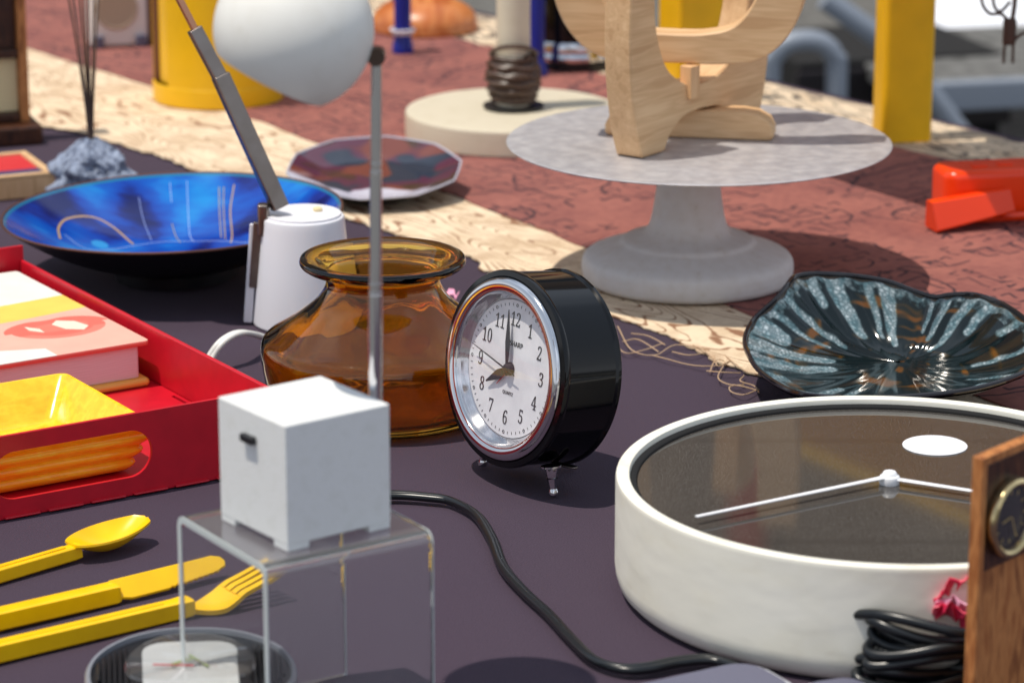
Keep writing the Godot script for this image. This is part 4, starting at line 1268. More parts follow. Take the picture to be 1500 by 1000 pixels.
func build_left_edge() -> void:
	# tile box: a wooden tray with a geometric inlay
	var h := 0.017
	var A := tp(37, 224, h); var B := tp(78, 254, h)
	var e := (B - A).normalized()        # along its right side, towards the viewer
	var x := Vector3(-e.z, 0, e.x)       # to the left
	if x.x > 0: x = -x
	var L := 0.085; var W := 0.11
	var c := A + e * (L / 2) + x * (W / 2); c.y = T
	var t := thing("inlay_box", "flat wooden box with a red, yellow and blue geometric top", "box", c)
	t.rotation.y = heading(-x)
	# in its own axes +x is the right side, z along the side
	var m := MB.new(); m.rbox(Vector3(W, h - 0.001, L), 0.0008, 0.001); part("case", m, MT.pine_end, t)
	for q in [[Vector3(0, 0, L / 2 - 0.003), Vector3(W, 0.003, 0.006)], [Vector3(0, 0, -L / 2 + 0.003), Vector3(W, 0.003, 0.006)], [Vector3(W / 2 - 0.003, 0, 0), Vector3(0.006, 0.003, L - 0.0124)], [Vector3(-W / 2 + 0.003, 0, 0), Vector3(0.006, 0.003, L - 0.0124)]]:
		m = MB.new(); m.rbox(q[1], 0.0006, 0.0006, at(q[0] + Vector3(0, h - 0.0008, 0))); part("frame", m, MT.pine, t)
	var x0 := -W / 2 + 0.0065; var x1 := W / 2 - 0.0065; var z0 := -L / 2 + 0.0065; var z1 := L / 2 - 0.0065
	var tiles := [["tile_red", [[x1, z0], [x1, z1 - 0.02], [x1 - 0.05, z1 - 0.02], [x1 - 0.02, z0]]], ["tile_yellow", [[x1 - 0.021, z0], [x1 - 0.036, z0 + 0.026], [x0, z0 + 0.026], [x0, z0]]], ["tile_orange", [[x1 - 0.0365, z0 + 0.0265], [x1 - 0.051, z1 - 0.02], [x1 - 0.06, z1 - 0.02], [x1 - 0.06, z0 + 0.0265]]], ["tile_green", [[x1 - 0.061, z0 + 0.0265], [x1 - 0.061, z1 - 0.02], [x0, z1 - 0.02], [x0, z0 + 0.0265]]], ["tile_blue", [[x1, z1 - 0.019], [x1, z1], [x0, z1], [x0, z1 - 0.019]]]]
	for q in tiles:
		m = MB.new()
		var poly := PackedVector2Array()
		for p in q[1]: poly.append(Vector2(p[0], p[1]))
		m.extrude(poly, 0.0012, 0.0002, Transform3D(Basis(Vector3.RIGHT, PI / 2), Vector3(0, h, 0)))
		part("inlay", m, MT[q[0]], t)
	# wooden frame standing at the edge of the picture
	c = tp(-10, 205)
	var f := thing("wooden_picture_stand", "upright wooden stand with a parchment panel on a dark foot", "stand", Vector3(c.x, T, c.z), 0.35)
	m = MB.new(); m.rbox(Vector3(0.075, 0.016, 0.06), 0.002, 0.003); part("foot", m, MT.walnut, f)
	for sx in [-1, 1]:
		m = MB.new(); m.rbox(Vector3(0.008, 0.20, 0.022), 0.001, 0.0015, at(Vector3(sx * 0.0265, 0.0162, 0))); part("post", m, MT.teak, f)
	for y in [0.0170, 0.072, 0.208]:
		m = MB.new(); m.rbox(Vector3(0.0448, 0.007, 0.020), 0.001, 0.0015, at(Vector3(0, y, 0))); part("rail", m, MT.walnut, f)
	m = MB.new(); m.rbox(Vector3(0.0446, 0.047, 0.004), 0.0006, 0.0008, at(Vector3(0, 0.0245, 0))); part("panel", m, MT.parchment, f)
	m = MB.new(); m.rbox(Vector3(0.0446, 0.128, 0.004), 0.0006, 0.0008, at(Vector3(0, 0.0795, 0))); part("panel", m, MT.walnut, f)

# ------------------------------------------------------------------ things on the red cloth at the back
func build_back_row() -> void:
	var Y := T + RED
	var m: MB
	# pale mantel clock
	var c := tp(172, 68)
	var t := thing("mantel_clock", "pale square porcelain clock with a round tan dial", "clock", Vector3(c.x, Y, c.z), 0.25)
	m = MB.new(); m.rbox(Vector3(0.058, 0.075, 0.030), 0.004, 0.008); part("case", m, MT.porcelain, t)
	m = MB.new(); m.lathe([[0.0, 0.0165], [0.017, 0.0165], [0.0185, 0.0175], [0.0205, 0.0170], [0.021, 0.0148]], 40, Transform3D(Basis(Vector3.RIGHT, PI / 2), Vector3(-0.002, 0.038, 0))); part("dial", m, MT.tan_dial, t)
	m = MB.new(); m.rbox(Vector3(0.010, 0.066, 0.026), 0.002, 0.003, at(Vector3(0.0345, 0.0, -0.002))); part("side_panel", m, MT.rust_brown, t)
	for sx in [-1, 1]:
		m = MB.new(); m.rbox(Vector3(0.011, 0.012, 0.006), 0.0015, 0.003, at(Vector3(sx * 0.021, 0.0, 0.0178))); part("foot", m, MT.device_grey, t)
	# yellow round canister with a sliding door
	c = tp(320, 145)
	t = thing("yellow_canister", "round yellow plastic canister with a recessed sliding door", "canister", Vector3(c.x, Y, c.z))
	var R := 0.0585
	m = MB.new(); m.lathe([[0, 0], [R + 0.0006, 0], [R + 0.001, 0.001], [R + 0.001, 0.016], [R, 0.0172], [R - 0.001, 0.0172]], 72); part("base_ring", m, MT.yellow_paint, t)
	var gap0 := 2.35; var gap1 := 3.02    # the door opening, as angles
	var wall := func(r0: float, r1: float, a0: float, a1: float, y0: float, y1: float) -> MB:
		var mb := MB.new()
		var rings := []
		for k in 49:
			var a := lerpf(a0, a1, k / 48.0)
			var d := Vector3(cos(a), 0, sin(a))
			rings.append(PackedVector3Array([d * r0 + Vector3(0, y0, 0), d * r1 + Vector3(0, y0, 0), d * r1 + Vector3(0, y1, 0), d * r0 + Vector3(0, y1, 0)]))
		mb.loft(rings)
		return mb
	part("wall", wall.call(R - 0.004, R, gap1, gap0 + TAU, 0.0174, 0.135), MT.yellow_paint, t, Transform3D.IDENTITY, 30)
	part("door", wall.call(R - 0.009, R - 0.006, gap0 - 0.1, gap1 + 0.1, 0.0174, 0.133), MT.yellow_paint, t, Transform3D.IDENTITY, 30)
	part("door_edge", wall.call(R - 0.0058, R - 0.001, gap1 - 0.06, gap1 - 0.01, 0.0176, 0.134), MT.rust_brown, t, Transform3D.IDENTITY, 30)
	m = MB.new(); m.lathe([[0, 0.1352], [R + 0.001, 0.1352], [R + 0.001, 0.142], [R - 0.002, 0.145], [0, 0.146]], 72); part("lid", m, MT.yellow_paint, t)
	# wooden bowl turned over
	c = tp(622, 45)
	t = thing("wooden_bowl", "orange-brown wooden bowl lying upside down on the red cloth", "bowl", Vector3(c.x, Y, c.z))
	m = MB.new()
	var prof := []
	for k in 17:
		var s := k / 16.0
		prof.append([0.054 * sin(PI / 2 * s), 0.004 + 0.030 * pow(cos(PI / 2 * s), 0.9)])
	prof.append([0.0545, 0.0025]); prof.append([0.0535, 0.0]); prof.append([0.051, 0.0])
	for k in 13: 
		var s := 1.0 - k / 12.0
		prof.append([0.051 * sin(PI / 2 * s), 0.002 + 0.028 * pow(cos(PI / 2 * s), 0.9)])
	m.lathe(prof, 56); part("shell", m, MT.orange_wood, t)
	# blue candlesticks
	c = tp(590, 80)
	t = thing("blue_candlestick", "slim blue candlestick tied with white string near its foot", "candlestick", Vector3(c.x, Y, c.z), 0.0, "blue candlesticks")
	m = MB.new(); m.lathe([[0, 0], [0.0102, 0], [0.0106, 0.002], [0.0100, 0.008], [0.0085, 0.014], [0.0082, 0.02], [0.0085, 0.075], [0.010, 0.09], [0.0085, 0.095], [0, 0.095]], 28); part("stem", m, MT.blue_plastic, t)
	m = MB.new()
	for k in 3: m.tube(range(24).map(func(q): return Vector3(cos(TAU * q / 24) * (0.0095 + 0.001 * k), 0.019 + 0.0018 * k, sin(TAU * q / 24) * (0.0095 + 0.001 * k))), 0.0011, 6, true)
	part("string", m, MT.white_string, t)
	c = tp(786, 112)
	t = thing("blue_candlestick", "taller blue candlestick half hidden behind the cream lamp stem", "candlestick", Vector3(c.x, Y, c.z), 0.0, "blue candlesticks")
	m = MB.new(); m.lathe([[0, 0], [0.011, 0], [0.0112, 0.003], [0.0085, 0.012], [0.0075, 0.02], [0.0078, 0.15], [0.010, 0.16], [0.0085, 0.165], [0, 0.165]], 28); part("stem", m, MT.blue_plastic, t)
	# cream lamp foot
	c = tp(752, 200)
	t = thing("cream_lamp", "cream lamp stand on a round foot with brown flex wound about it", "lamp", Vector3(c.x, Y, c.z))
	m = MB.new(); m.lathe([[0, 0], [0.0925, 0], [0.0935, 0.001], [0.0935, 0.0195], [0.0925, 0.0215], [0.090, 0.0225], [0, 0.0232]], 80); part("foot", m, MT.cream_plastic, t)
	m = MB.new(); m.lathe([[0.0, 0.0234], [0.026, 0.0234], [0.0262, 0.026], [0.015, 0.0265], [0, 0.0265]], 40); part("collar", m, MT.black_plastic, t)
	m = MB.new(); m.lathe([[0, 0.0266], [0.0150, 0.0266], [0.0145, 0.10], [0.0145, 0.24], [0.012, 0.25], [0, 0.25]], 40); part("stem", m, MT.cream_plastic, t)
	var coil := []
	for k in 220:
		var a := k * 0.32
		var s := k / 219.0
		var rr := 0.0168 + 0.0052 * sin(PI * s) + 0.0012 * sin(k * 1.7)
		coil.append(Vector3(cos(a) * rr, 0.030 + 0.040 * s + 0.0012 * sin(a * 0.5), sin(a) * rr))
	m = MB.new(); m.tube(coil, 0.0025, 7)
	var coil2 := []
	for k in 60:
		var a := k * 0.105
		coil2.append(Vector3(cos(a) * 0.0195, 0.070 + 0.010 * sin(a), sin(a) * 0.0185))
	m.tube(coil2, 0.0020, 7)
	part("wound_flex", m, MT.brown_cable, t)
	# black jug with chrome rings
	c = tp(838, 96)
	t = thing("black_jug", "black jug with two chrome rings at its foot", "jug", Vector3(c.x, Y, c.z))
	m = MB.new(); m.lathe([[0, 0], [0.043, 0], [0.044, 0.002], [0.044, 0.006], [0.036, 0.008]], 56); part("foot", m, MT.black_plastic, t)
	m = MB.new(); m.lathe([[0.034, 0.0082], [0.042, 0.0082], [0.043, 0.012], [0.041, 0.016], [0.035, 0.0162]], 56); part("ring", m, MT.chrome, t)
	m = MB.new(); m.lathe([[0.033, 0.0164], [0.040, 0.0166], [0.0405, 0.022], [0.038, 0.026], [0.033, 0.0262]], 56); part("ring", m, MT.chrome, t)
	m = MB.new(); m.lathe([[0, 0.0264], [0.037, 0.0264], [0.037, 0.06], [0.033, 0.12], [0.02, 0.15], [0.018, 0.17], [0, 0.17]], 56); part("body", m, MT.black_gloss, t)
	# dark bottle and yellow bottle behind the wooden holder
	c = tp(1084, 147)
	t = thing("dark_bottle", "dark brown bottle behind the wooden holder", "bottle", Vector3(c.x, T + CREAM, c.z))
	m = MB.new(); m.lathe([[0, 0], [0.0085, 0], [0.009, 0.001], [0.009, 0.08], [0.006, 0.1], [0.004, 0.105], [0.004, 0.12], [0, 0.12]], 28); part("body", m, MT.black_gloss, t)
	m = MB.new(); m.lathe([[0, 0.1202], [0.0046, 0.1202], [0.0046, 0.128], [0, 0.129]], 20); part("cap", m, MT.black_plastic, t)
	c = tp(1012, 120)
	t = thing("yellow_box", "tall yellow plastic container glimpsed through the wooden holder", "container", Vector3(c.x, T + CREAM, c.z), 0.5)
	m = MB.new(); m.rbox(Vector3(0.05, 0.13, 0.04), 0.002, 0.004); part("body", m, MT.yellow_paint, t)
	m = MB.new(); m.rbox(Vector3(0.052, 0.012, 0.042), 0.002, 0.004, at(Vector3(0, 0.1302, 0))); part("lid", m, MT.yellow_paint, t)

# ------------------------------------------------------------------ cake stand and the wooden holder on it
var plate_y := 0.0
func build_cake_stand() -> void:
	var c := Vector3(0.1265, T + RED, -2.285)
	var t := thing("cake_stand", "aluminium disc on a whitewashed plaster pedestal", "cake stand", c)
	var dc := hp(1024, 206, c.z)
	plate_y = dc.y
	var h := dc.y - c.y
	var m := MB.new()
	var prof := [[0, 0], [0.0725, 0], [0.0748, 0.0015]]
	for p in smooth([Vector2(0.0758, 0.004), Vector2(0.0764, 0.009), Vector2(0.0756, 0.0150), Vector2(0.0715, 0.0190), Vector2(0.060, 0.0232), Vector2(0.0500, 0.0268), Vector2(0.0460, 0.0300), Vector2(0.0375, 0.0325), Vector2(0.0305, 0.0362), Vector2(0.0268, 0.0440), Vector2(0.0240, 0.060), Vector2(0.0218, 0.078), Vector2(0.0212, h - 0.0022)], 5): prof.append([p.x, p.y])
	prof.append([0, h - 0.0022])
	m.lathe(prof, 80); part("pedestal", m, MT.plaster, t)
	m = MB.new(); m.lathe([[0, h - 0.002], [0.134, h - 0.002], [0.1368, h - 0.0014], [0.1374, h - 0.0006], [0.1366, h - 0.0001], [0.134, h], [0, h]], 128)
	part("disc", m, MT.aluminium, t, Transform3D(Basis.IDENTITY, Vector3(dc.x - c.x, 0, 0)))

func build_trivet() -> void:
	var c := Vector3(0.1262, plate_y, -2.2915)
	var t := thing("wooden_holder", "pale pine holder of crossed U-shaped boards on the aluminium disc", "holder", c)
	var to2 := func(a: Array) -> PackedVector2Array:
		var r := PackedVector2Array()
		for p in a: r.append(p)
		return r
	# board A runs away to the right; front end is -x
	var half := smooth([Vector2(0.0, 0.0232), Vector2(0.022, 0.021), Vector2(0.038, 0.012), Vector2(0.046, 0.001)], 4)
	var outerA := [Vector2(0.050, 0.0), Vector2(0.073, 0.0)]
	outerA.append_array(smooth([Vector2(0.0745, 0.001), Vector2(0.082, 0.022), Vector2(0.088, 0.055), Vector2(0.090, 0.09), Vector2(0.087, 0.14), Vector2(0.079, 0.185)], 5))
	var innerA := smooth([Vector2(0.055, 0.190), Vector2(0.060, 0.12), Vector2(0.057, 0.085), Vector2(0.043, 0.058), Vector2(0.020, 0.0445), Vector2(0.0, 0.042)], 5)
	var right := half.duplicate(); right.append_array(outerA); right.append_array(innerA)
	var pts := []
	for p in right: pts.append(p)
	for k in range(right.size() - 2, 0, -1): pts.append(Vector2(-right[k].x, right[k].y))
	var m := MB.new(); m.extrude(to2.call(pts), 0.0225, 0.0012)
	part("long_board", m, MT.pine, t, Transform3D(Basis(Vector3.UP, heading(Vector3(0.60, 0, -0.80))), Vector3(0, 0.0004, 0)), 35)
	# board B crosses above it, a wide U
	var out2 := smooth([Vector2(0.0, 0.0578), Vector2(0.03, 0.0578), Vector2(0.058, 0.0620), Vector2(0.078, 0.0790), Vector2(0.089, 0.105), Vector2(0.093, 0.14), Vector2(0.092, 0.19)], 6)
	var in2 := smooth([Vector2(0.064, 0.19), Vector2(0.062, 0.135), Vector2(0.054, 0.104), Vector2(0.040, 0.0855), Vector2(0.020, 0.0795), Vector2(0.0, 0.0785)], 6)
	right = out2.duplicate(); right.append_array(in2)
	pts = []
	for p in right: pts.append(p)
	for k in range(right.size() - 2, 0, -1): pts.append(Vector2(-right[k].x, right[k].y))
	m = MB.new(); m.extrude(to2.call(pts), 0.0225, 0.0012)
	var cross := heading(Vector3(0.985, 0, 0.17))
	part("cross_board", m, MT.pine, t, Transform3D(Basis(Vector3.UP, cross), Vector3(-0.008, 0.0, 0.004)), 35)
	# low cross foot with rounded ends
	pts = [Vector2(0.058, 0.0), Vector2(0.0605, 0.002), Vector2(0.0605, 0.008), Vector2(0.057, 0.0145), Vector2(0.049, 0.0190), Vector2(0.038, 0.0205), Vector2(-0.038, 0.0205), Vector2(-0.049, 0.0190), Vector2(-0.057, 0.0145), Vector2(-0.0605, 0.008), Vector2(-0.0605, 0.002), Vector2(-0.058, 0.0)]
	m = MB.new(); m.extrude(to2.call(pts), 0.0225, 0.0012); part("cross_foot", m, MT.pine, t, Transform3D(Basis(Vector3.UP, cross), Vector3(0.002, 0.0003, -0.012)), 35)
	m = MB.new(); m.rbox(Vector3(0.011, 0.0235, 0.010), 0.0008, 0.0008, at(Vector3(-0.0005, 0.0335, 0.0175), heading(Vector3(0.6, 0, -0.8)))); part("peg", m, MT.pine_end, t)

# ------------------------------------------------------------------ right side
func build_yellow_stand() -> void:
	var c := tp(1321, 206)
	var t := thing("yellow_stand", "yellow display stand with square post and unseen top shaped for its shadow", "display stand", Vector3(c.x, T + CREAM, c.z))
	var m := MB.new(); m.rbox(Vector3(0.046, 0.285, 0.03), 0.0015, 0.006); part("post", m, MT.yellow_paint, t, at(Vector3.ZERO, heading(Vector3(0.97, 0, -0.22))))
	# unseen top, outlined so that it casts the shadow on the red cloth
	var h := 0.30
	var poly := PackedVector2Array()
	for q in [[0.257, -2.607], [0.44, -2.33], [0.60, -2.44], [0.45, -2.748], [0.302, -2.735]]:
		poly.append(Vector2(q[0] - 0.31 * h - c.x, q[1] + 0.10 * h - c.z))
	m = MB.new(); m.extrude(poly, 0.012, 0.002, Transform3D(Basis(Vector3.RIGHT, PI / 2), Vector3(0, h + 0.004, 0))); part("top", m, MT.yellow_paint, t)
	m = MB.new(); m.rbox(Vector3(0.03, 0.012, 0.11), 0.002, 0.003, at(Vector3(-0.002, h - 0.0145, 0.03))); part("bracket", m, MT.yellow_paint, t)  # added arm joining the post to the unseen top
	# cable with a plug hanging from it
	var z := -2.62
	var w := thing("hanging_plug", "brown looped flex with its plug hanging from the yellow stand", "cord", hp(1478, 82, z))
	var o := w.position
	m = MB.new()
	var up := T + h - o.y
	m.tube(smooth([Vector3(0.001, 0.022, 0), Vector3(0.003, 0.05, 0.002), Vector3(0.0, 0.09, 0), Vector3(0.002, up + 0.0, 0)], 6), 0.0020, 8)
	m.tube(smooth([Vector3(-0.002, 0.03, 0.003), Vector3(-0.008, 0.035, 0.003), Vector3(-0.018, 0.036, 0.003), Vector3(-0.024, 0.048, 0.0), Vector3(-0.021, 0.075, 0), Vector3(-0.01, 0.1, 0), Vector3(0.001, 0.11, 0.001)], 6), 0.0014, 8)
	m.tube(smooth([Vector3(0.0, 0.044, -0.003), Vector3(-0.008, 0.036, -0.003), Vector3(-0.014, 0.045, -0.002), Vector3(-0.014, 0.075, 0), Vector3(-0.005, 0.1, 0)], 6), 0.0014, 8)
	m.tube(smooth([Vector3(0.002, 0.012, 0.002), Vector3(0.012, 0.020, 0.004), Vector3(0.026, 0.016, 0.004), Vector3(0.034, 0.05, 0), Vector3(0.02, 0.1, 0), Vector3(0.004, 0.12, 0)], 6), 0.0014, 8)
	part("flex", m, MT.brown_cable, w)
	m = MB.new(); m.rbox(Vector3(0.011, 0.022, 0.007), 0.002, 0.003, at(Vector3(0, 0.009, 0))); part("plug", m, MT.brown_cable, w)
	for sx in [-1, 1]:
		m = MB.new(); m.tube([Vector3(sx * 0.0035, 0.0095, 0), Vector3(sx * 0.0038, -0.006, 0)], 0.0012, 8); part("pin", m, MT.dark_metal, w)

func build_orange() -> void:
	var c := tp(1436, 322)
	var t := thing("orange_torch", "orange plastic hand torch with a square nozzle", "torch", Vector3(c.x, T + RED, c.z), 0.20)
	var m := MB.new(); m.rbox(Vector3(0.115, 0.038, 0.045), 0.006, 0.012, at(Vector3(0.022, 0.0035, 0))); part("body", m, MT.orange_plastic, t)
	m = MB.new(); m.rbox(Vector3(0.10, 0.0036, 0.036), 0.001, 0.01, at(Vector3(0.022, 0.0, 0))); part("foot", m, MT.orange_plastic, t)
	# tapered nozzle pointing to the front left
	m = MB.new()
	var rings := []
	for k in 5:
		var s := k / 4.0
		var hw := lerpf(0.0095, 0.0105, s); var hh := lerpf(0.0085, 0.0112, s)
		var r := PackedVector3Array()
		for p in m.rrect(hw, hh, 0.0022, 0): r.append(Vector3(p.x * (0.55 if p.z > 0 else 1.05) - s * 0.0, p.z, s * 0.066))
		rings.append(r)
	m.loft(rings)
	part("nozzle", m, MT.orange_plastic, t, Transform3D(Basis(Vector3.UP, -1.45) * Basis(Vector3.RIGHT, 0.12), Vector3(0.012, 0.0205, 0.029)), 30)
	m = MB.new(); m.tube(smooth([Vector3(0.006, 0.010, 0.022), Vector3(0.008, 0.009, 0.031), Vector3(0.02, 0.0085, 0.034), Vector3(0.032, 0.009, 0.031), Vector3(0.034, 0.010, 0.022)], 5), 0.0026, 8); part("loop", m, MT.orange_plastic, t)
	for k in 2:
		m = MB.new(); m.rbox(Vector3(0.012, 0.0016, 0.006), 0.0005, 0.001, at(Vector3(-0.004 + k * 0.022, 0.0412, 0.004 - k * 0.003))); part("grip_pad", m, MT.orange_plastic, t)

func build_wall_clock() -> void:
	var c := Vector3(0.2005, T, -1.651)
	var t := thing("wall_clock", "large round white wooden wall clock lying flat, dark dial up", "clock", c)
	var R := 0.1455
	var m := MB.new()
	m.lathe([[0, 0], [R - 0.0080, 0], [R - 0.0055, 0.0008], [R - 0.0020, 0.0045], [R - 0.0006, 0.0090], [R, 0.014], [R, 0.0605], [R - 0.0006, 0.0626], [R - 0.0018, 0.0632], [R - 0.0060, 0.0632], [R - 0.0072, 0.0626], [R - 0.0076, 0.061], [R - 0.0076, 0.054], [0, 0.054]], 160); part("case", m, MT.white_paint_wood, t)
	m = MB.new(); m.lathe([[R - 0.0078, 0.0545], [R - 0.0078, 0.0600], [R - 0.0086, 0.0602], [R - 0.0108, 0.0594], [R - 0.0114, 0.0584], [R - 0.0114, 0.0545]], 160); part("gasket", m, MT.black_felt, t)
	m = MB.new(); m.lathe([[R - 0.0117, 0.0545], [R - 0.0117, 0.0580], [0, 0.0580]], 160); part("dial", m, MT.smoked_dial, t)
	var d := tp(1370, 653, 0.058)
	m = MB.new(); m.lathe([[0.0178, 0.0582], [0.0178, 0.0585], [0.0172, 0.0588], [0, 0.0588]], 64, at(Vector3(d.x - c.x, 0, d.z - c.z))); part("hour_spot", m, MT.white_enamel, t)
	for q in [[1020, 757, 0.0016, "minute_hand", 0.0], [1440, 719, 0.0019, "hour_hand", -0.0010]]:
		var tip := tp(q[0], q[1], 0.0620) - c; tip.y = 0
		m = MB.new()
		var L := tip.length()
		m.extrude(PackedVector2Array([Vector2(0.0, -q[2] * 1.5), Vector2(L * 0.12, -q[2]), Vector2(L, -q[2] * 0.7), Vector2(L, q[2] * 0.7), Vector2(L * 0.12, q[2]), Vector2(0, q[2] * 1.5)]), 0.0008, 0.0002, Transform3D(Basis(Vector3.UP, heading(tip)) * Basis(Vector3.RIGHT, -PI / 2), Vector3(0, 0.0622 + q[4], 0))); part(q[3], m, MT.white_enamel, t)
	m = MB.new(); m.lathe([[0.0052, 0.0581], [0.0056, 0.0600], [0.0054, 0.0620], [0.0050, 0.0626], [0.0042, 0.0630], [0.0036, 0.0644], [0.003, 0.0650], [0, 0.0652]], 32); part("hub", m, MT.white_enamel, t)

func build_wood_clock() -> void:
	var c := tp(1424, 1088)
	var fx := Vector3(0.66, 0, -0.75).normalized()
	var t := thing("wooden_desk_clock", "walnut desk clock with brass-ringed dial and pale edges", "clock", Vector3(c.x, T, c.z), heading(fx))
	var W := 0.10; var Hh := hp(1420, 672, c.z).y - T; var Dp := 0.0062
	# local: x along the front to the right, +z out of the front
	var m := MB.new(); m.rbox(Vector3(0.0042, Hh, Dp), 0.0005, 0.0006, at(Vector3(0.0021, 0, -Dp / 2))); part("side_board", m, MT.teak, t)
	m = MB.new(); m.rbox(Vector3(0.0042, Hh, Dp), 0.0005, 0.0006, at(Vector3(W - 0.0021, 0, -Dp / 2))); part("side_board", m, MT.teak, t)
	m = MB.new(); m.rbox(Vector3(W - 0.0086, 0.0042, Dp), 0.0005, 0.0006, at(Vector3(W / 2, Hh - 0.0042, -Dp / 2))); part("top_board", m, MT.teak, t)
	m = MB.new(); m.rbox(Vector3(W - 0.0086, 0.0042, Dp), 0.0005, 0.0006, at(Vector3(W / 2, 0, -Dp / 2))); part("bottom_board", m, MT.teak, t)
	m = MB.new(); m.rbox(Vector3(W - 0.0088, 0.053, 0.0044), 0.0006, 0.0008, at(Vector3(W / 2, Hh - 0.0574, -0.0032))); part("walnut_panel", m, MT.walnut, t)
	m = MB.new(); m.rbox(Vector3(W - 0.0088, Hh - 0.0574 - 0.0046, 0.002), 0.0004, 0.0005, at(Vector3(W / 2, 0.0044, -0.0045))); part("lower_panel", m, MT.teak, t)
	m = MB.new(); m.rbox(Vector3(0.03, 0.07, 0.004), 0.0006, 0.0008, Transform3D(Basis(Vector3.RIGHT, 0.5), Vector3(W * 0.75, 0.0012, -0.042))); part("rear_prop", m, MT.teak, t)
	var q := Transform3D(Basis(Vector3.RIGHT, PI / 2), Vector3(0.0245, Hh - 0.0345, -0.0008))
	m = MB.new(); m.lathe([[0.0150, 0.0002], [0.0190, 0.0002], [0.0196, 0.002], [0.0190, 0.0042], [0.0172, 0.0050], [0.0158, 0.0042], [0.0150, 0.002]], 64, q); part("bezel", m, MT.brass, t)
	m = MB.new(); m.lathe([[0.0152, 0.0006], [0, 0.0012]], 48, q); part("dial", m, MT.black_dial, t)
	for k in 12:
		m = MB.new(); m.rbox(Vector3(0.0005, 0.0024, 0.0003), 0.00008, 0.0001, q * Transform3D(Basis(Vector3.RIGHT, -PI / 2), Vector3.ZERO) * Transform3D(Basis(Vector3.BACK, TAU * k / 12), Vector3.ZERO) * at(Vector3(0, 0.0108, 0.0012)))
		part("hour_mark", m, MT.gold_ink, t)
	for k in 2:
		m = MB.new(); m.rbox(Vector3(0.0006, [0.0075, 0.0105][k], 0.0003), 0.00008, 0.0001, q * Transform3D(Basis(Vector3.RIGHT, -PI / 2), Vector3.ZERO) * Transform3D(Basis(Vector3.BACK, [1.75, -2.8][k]), Vector3.ZERO) * at(Vector3(0, 0, 0.0018 + 0.0005 * k)))
		part(["hour_hand", "minute_hand"][k], m, MT.gold_ink, t)
	m = MB.new(); m.lathe([[0.0156, 0.0034], [0.008, 0.0046], [0, 0.0049]], 48, q); part("glass", m, MT.clear_pane, t)

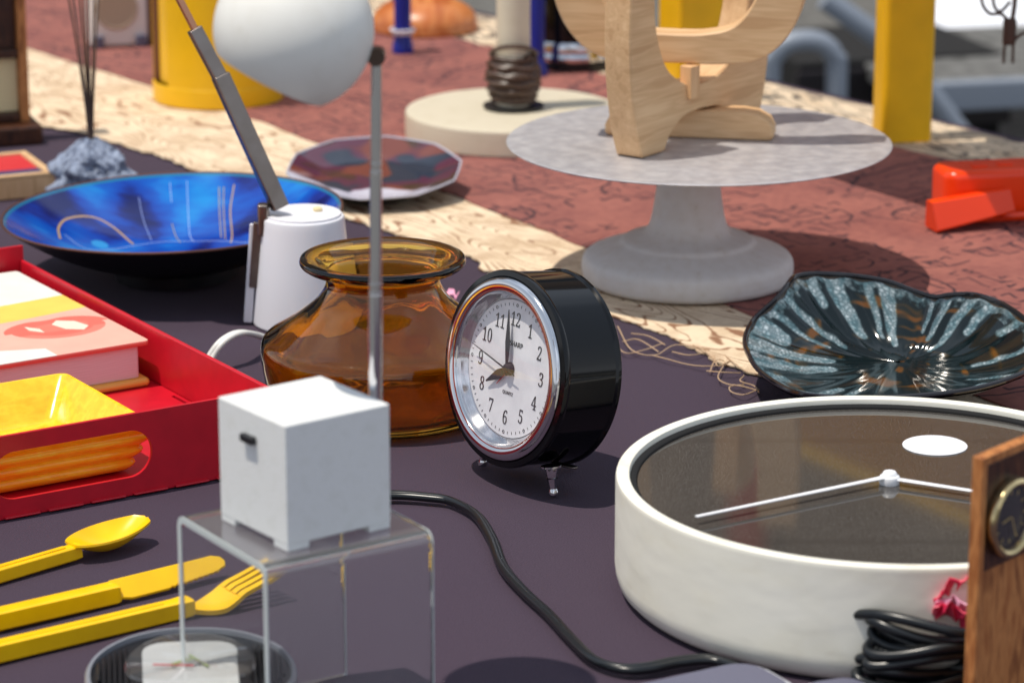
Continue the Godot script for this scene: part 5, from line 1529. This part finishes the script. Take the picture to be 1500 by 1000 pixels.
func build_small_bits() -> void:
	# bundle of black cable tied with a ribbon
	var c := tp(1352, 1012)
	var t := thing("cable_bundle", "coiled black cable beside the wooden desk clock", "cable", Vector3(c.x, T, c.z))
	var m := MB.new()
	var r := RandomNumberGenerator.new(); r.seed = 17
	for k in 11:
		var pts := []
		var rx := r.randf_range(0.024, 0.036); var rz := r.randf_range(0.008, 0.014)
		var y := 0.006 + k * 0.0032
		var tilt := r.randf_range(-0.35, 0.35); var lean := r.randf_range(-0.25, 0.45)
		var o := Vector3(r.randf_range(-0.004, 0.006), y, r.randf_range(-0.006, 0.006))
		for i in 14:
			var a := TAU * i / 14
			var p := Vector3(cos(a) * rx * (1 + 0.06 * sin(3 * a + k)), 0.003 * sin(2 * a + k), sin(a) * rz)
			p = p.rotated(Vector3.UP, tilt).rotated(Vector3.RIGHT, lean)
			p += o
			p.y = maxf(p.y, 0.0026)
			pts.append(p)
		m.tube(smooth(pts, 5, true), 0.0027, 10, true)
	part("coils", m, MT.cable, t)
	t = thing("ribbon", "crumpled pink and red ribbon tied round the cable bundle", "ribbon", tp(1392, 918, 0.03))
	for k in 3:
		m = MB.new()
		var rings := []
		var pts: Array = smooth([[Vector3(-0.010, 0.012, 0.004), Vector3(-0.004, 0.020, 0.008), Vector3(0.006, 0.024, 0.004), Vector3(0.014, 0.020, 0.002)], [Vector3(-0.010, 0.010, 0.008), Vector3(-0.002, 0.013, 0.012), Vector3(0.006, 0.008, 0.014), Vector3(0.009, -0.002, 0.014), Vector3(0.010, -0.012, 0.013)], [Vector3(-0.009, 0.012, 0.006), Vector3(0.0, 0.016, 0.012), Vector3(0.010, 0.012, 0.012)]][k], 6)
		for i in pts.size():
			var w := 0.0055 * (1.0 + 0.35 * sin(i * 1.1 + k))
			var up := Vector3(0.25 * sin(i * 0.7), 0.8, 0.5 + 0.4 * sin(i * 1.3 + k)).normalized()
			var q: Vector3 = pts[i]
			rings.append(PackedVector3Array([q - up * w, q + up * w * 0.1 + Vector3(0, 0, 0.002 * sin(i * 2.0)), q + up * w, q + up * w + Vector3(0, 0.0005, -0.0007), q + Vector3(0, 0, -0.0012), q - up * w + Vector3(0, 0, -0.0007)]))
		m.loft(rings); part("band", m, [MT.pink_ribbon, MT.pink_ribbon, MT.pale_pink][k], t, Transform3D.IDENTITY, 25)
	# grey devices cut by the lower edge of the picture
	var dc := tp(1003, 1016, 0.012)
	t = thing("grey_device", "grey rounded device with a pale rim lying under the lamp cord", "device", Vector3(dc.x + 0.006, T, dc.z + 0.0), heading(Vector3(0.86, 0, -0.5)))
	m = MB.new(); m.rbox(Vector3(0.10, 0.012, 0.055), 0.004, 0.018); part("shell", m, MT.device_shell, t)
	m = MB.new(); m.rbox(Vector3(0.090, 0.002, 0.045), 0.0008, 0.014, at(Vector3(0, 0.0113, 0))); part("face", m, MT.device_grey, t)
	dc = tp(1228, 1012, 0.012)
	t = thing("silver_device", "small silver rounded device beside the cable bundle", "device", Vector3(dc.x, T, dc.z), 0.35)
	m = MB.new(); m.rbox(Vector3(0.036, 0.013, 0.03), 0.004, 0.012); part("shell", m, MT.device_shell, t)
	m = MB.new(); m.rbox(Vector3(0.028, 0.0014, 0.022), 0.0005, 0.009, at(Vector3(0, 0.0126, 0))); part("face", m, MT.device_grey, t)
	# scrap of pink paper flower
	dc = tp(656, 446)
	t = thing("paper_flower", "tiny pink paper flower on the purple cloth behind the vase", "flower", Vector3(dc.x, T, dc.z))
	for k in 5:
		m = MB.new()
		var a := TAU * k / 5
		var d := Vector3(cos(a), 0, sin(a)); var s := Vector3(-d.z, 0, d.x)
		m.loft([PackedVector3Array([s * -0.001, s * 0.001, s * 0.001 + Vector3(0, 0.0006, 0), s * -0.001 + Vector3(0, 0.0006, 0)]), PackedVector3Array([d * 0.005 + s * -0.004 + Vector3(0, 0.004, 0), d * 0.005 + s * 0.004 + Vector3(0, 0.004, 0), d * 0.005 + s * 0.004 + Vector3(0, 0.0046, 0), d * 0.005 + s * -0.004 + Vector3(0, 0.0046, 0)]), PackedVector3Array([d * 0.008 + s * -0.002 + Vector3(0, 0.009, 0), d * 0.008 + s * 0.002 + Vector3(0, 0.009, 0), d * 0.008 + s * 0.002 + Vector3(0, 0.0095, 0), d * 0.008 + s * -0.002 + Vector3(0, 0.0095, 0)])])
		part("petal", m, MT.pale_pink, t)
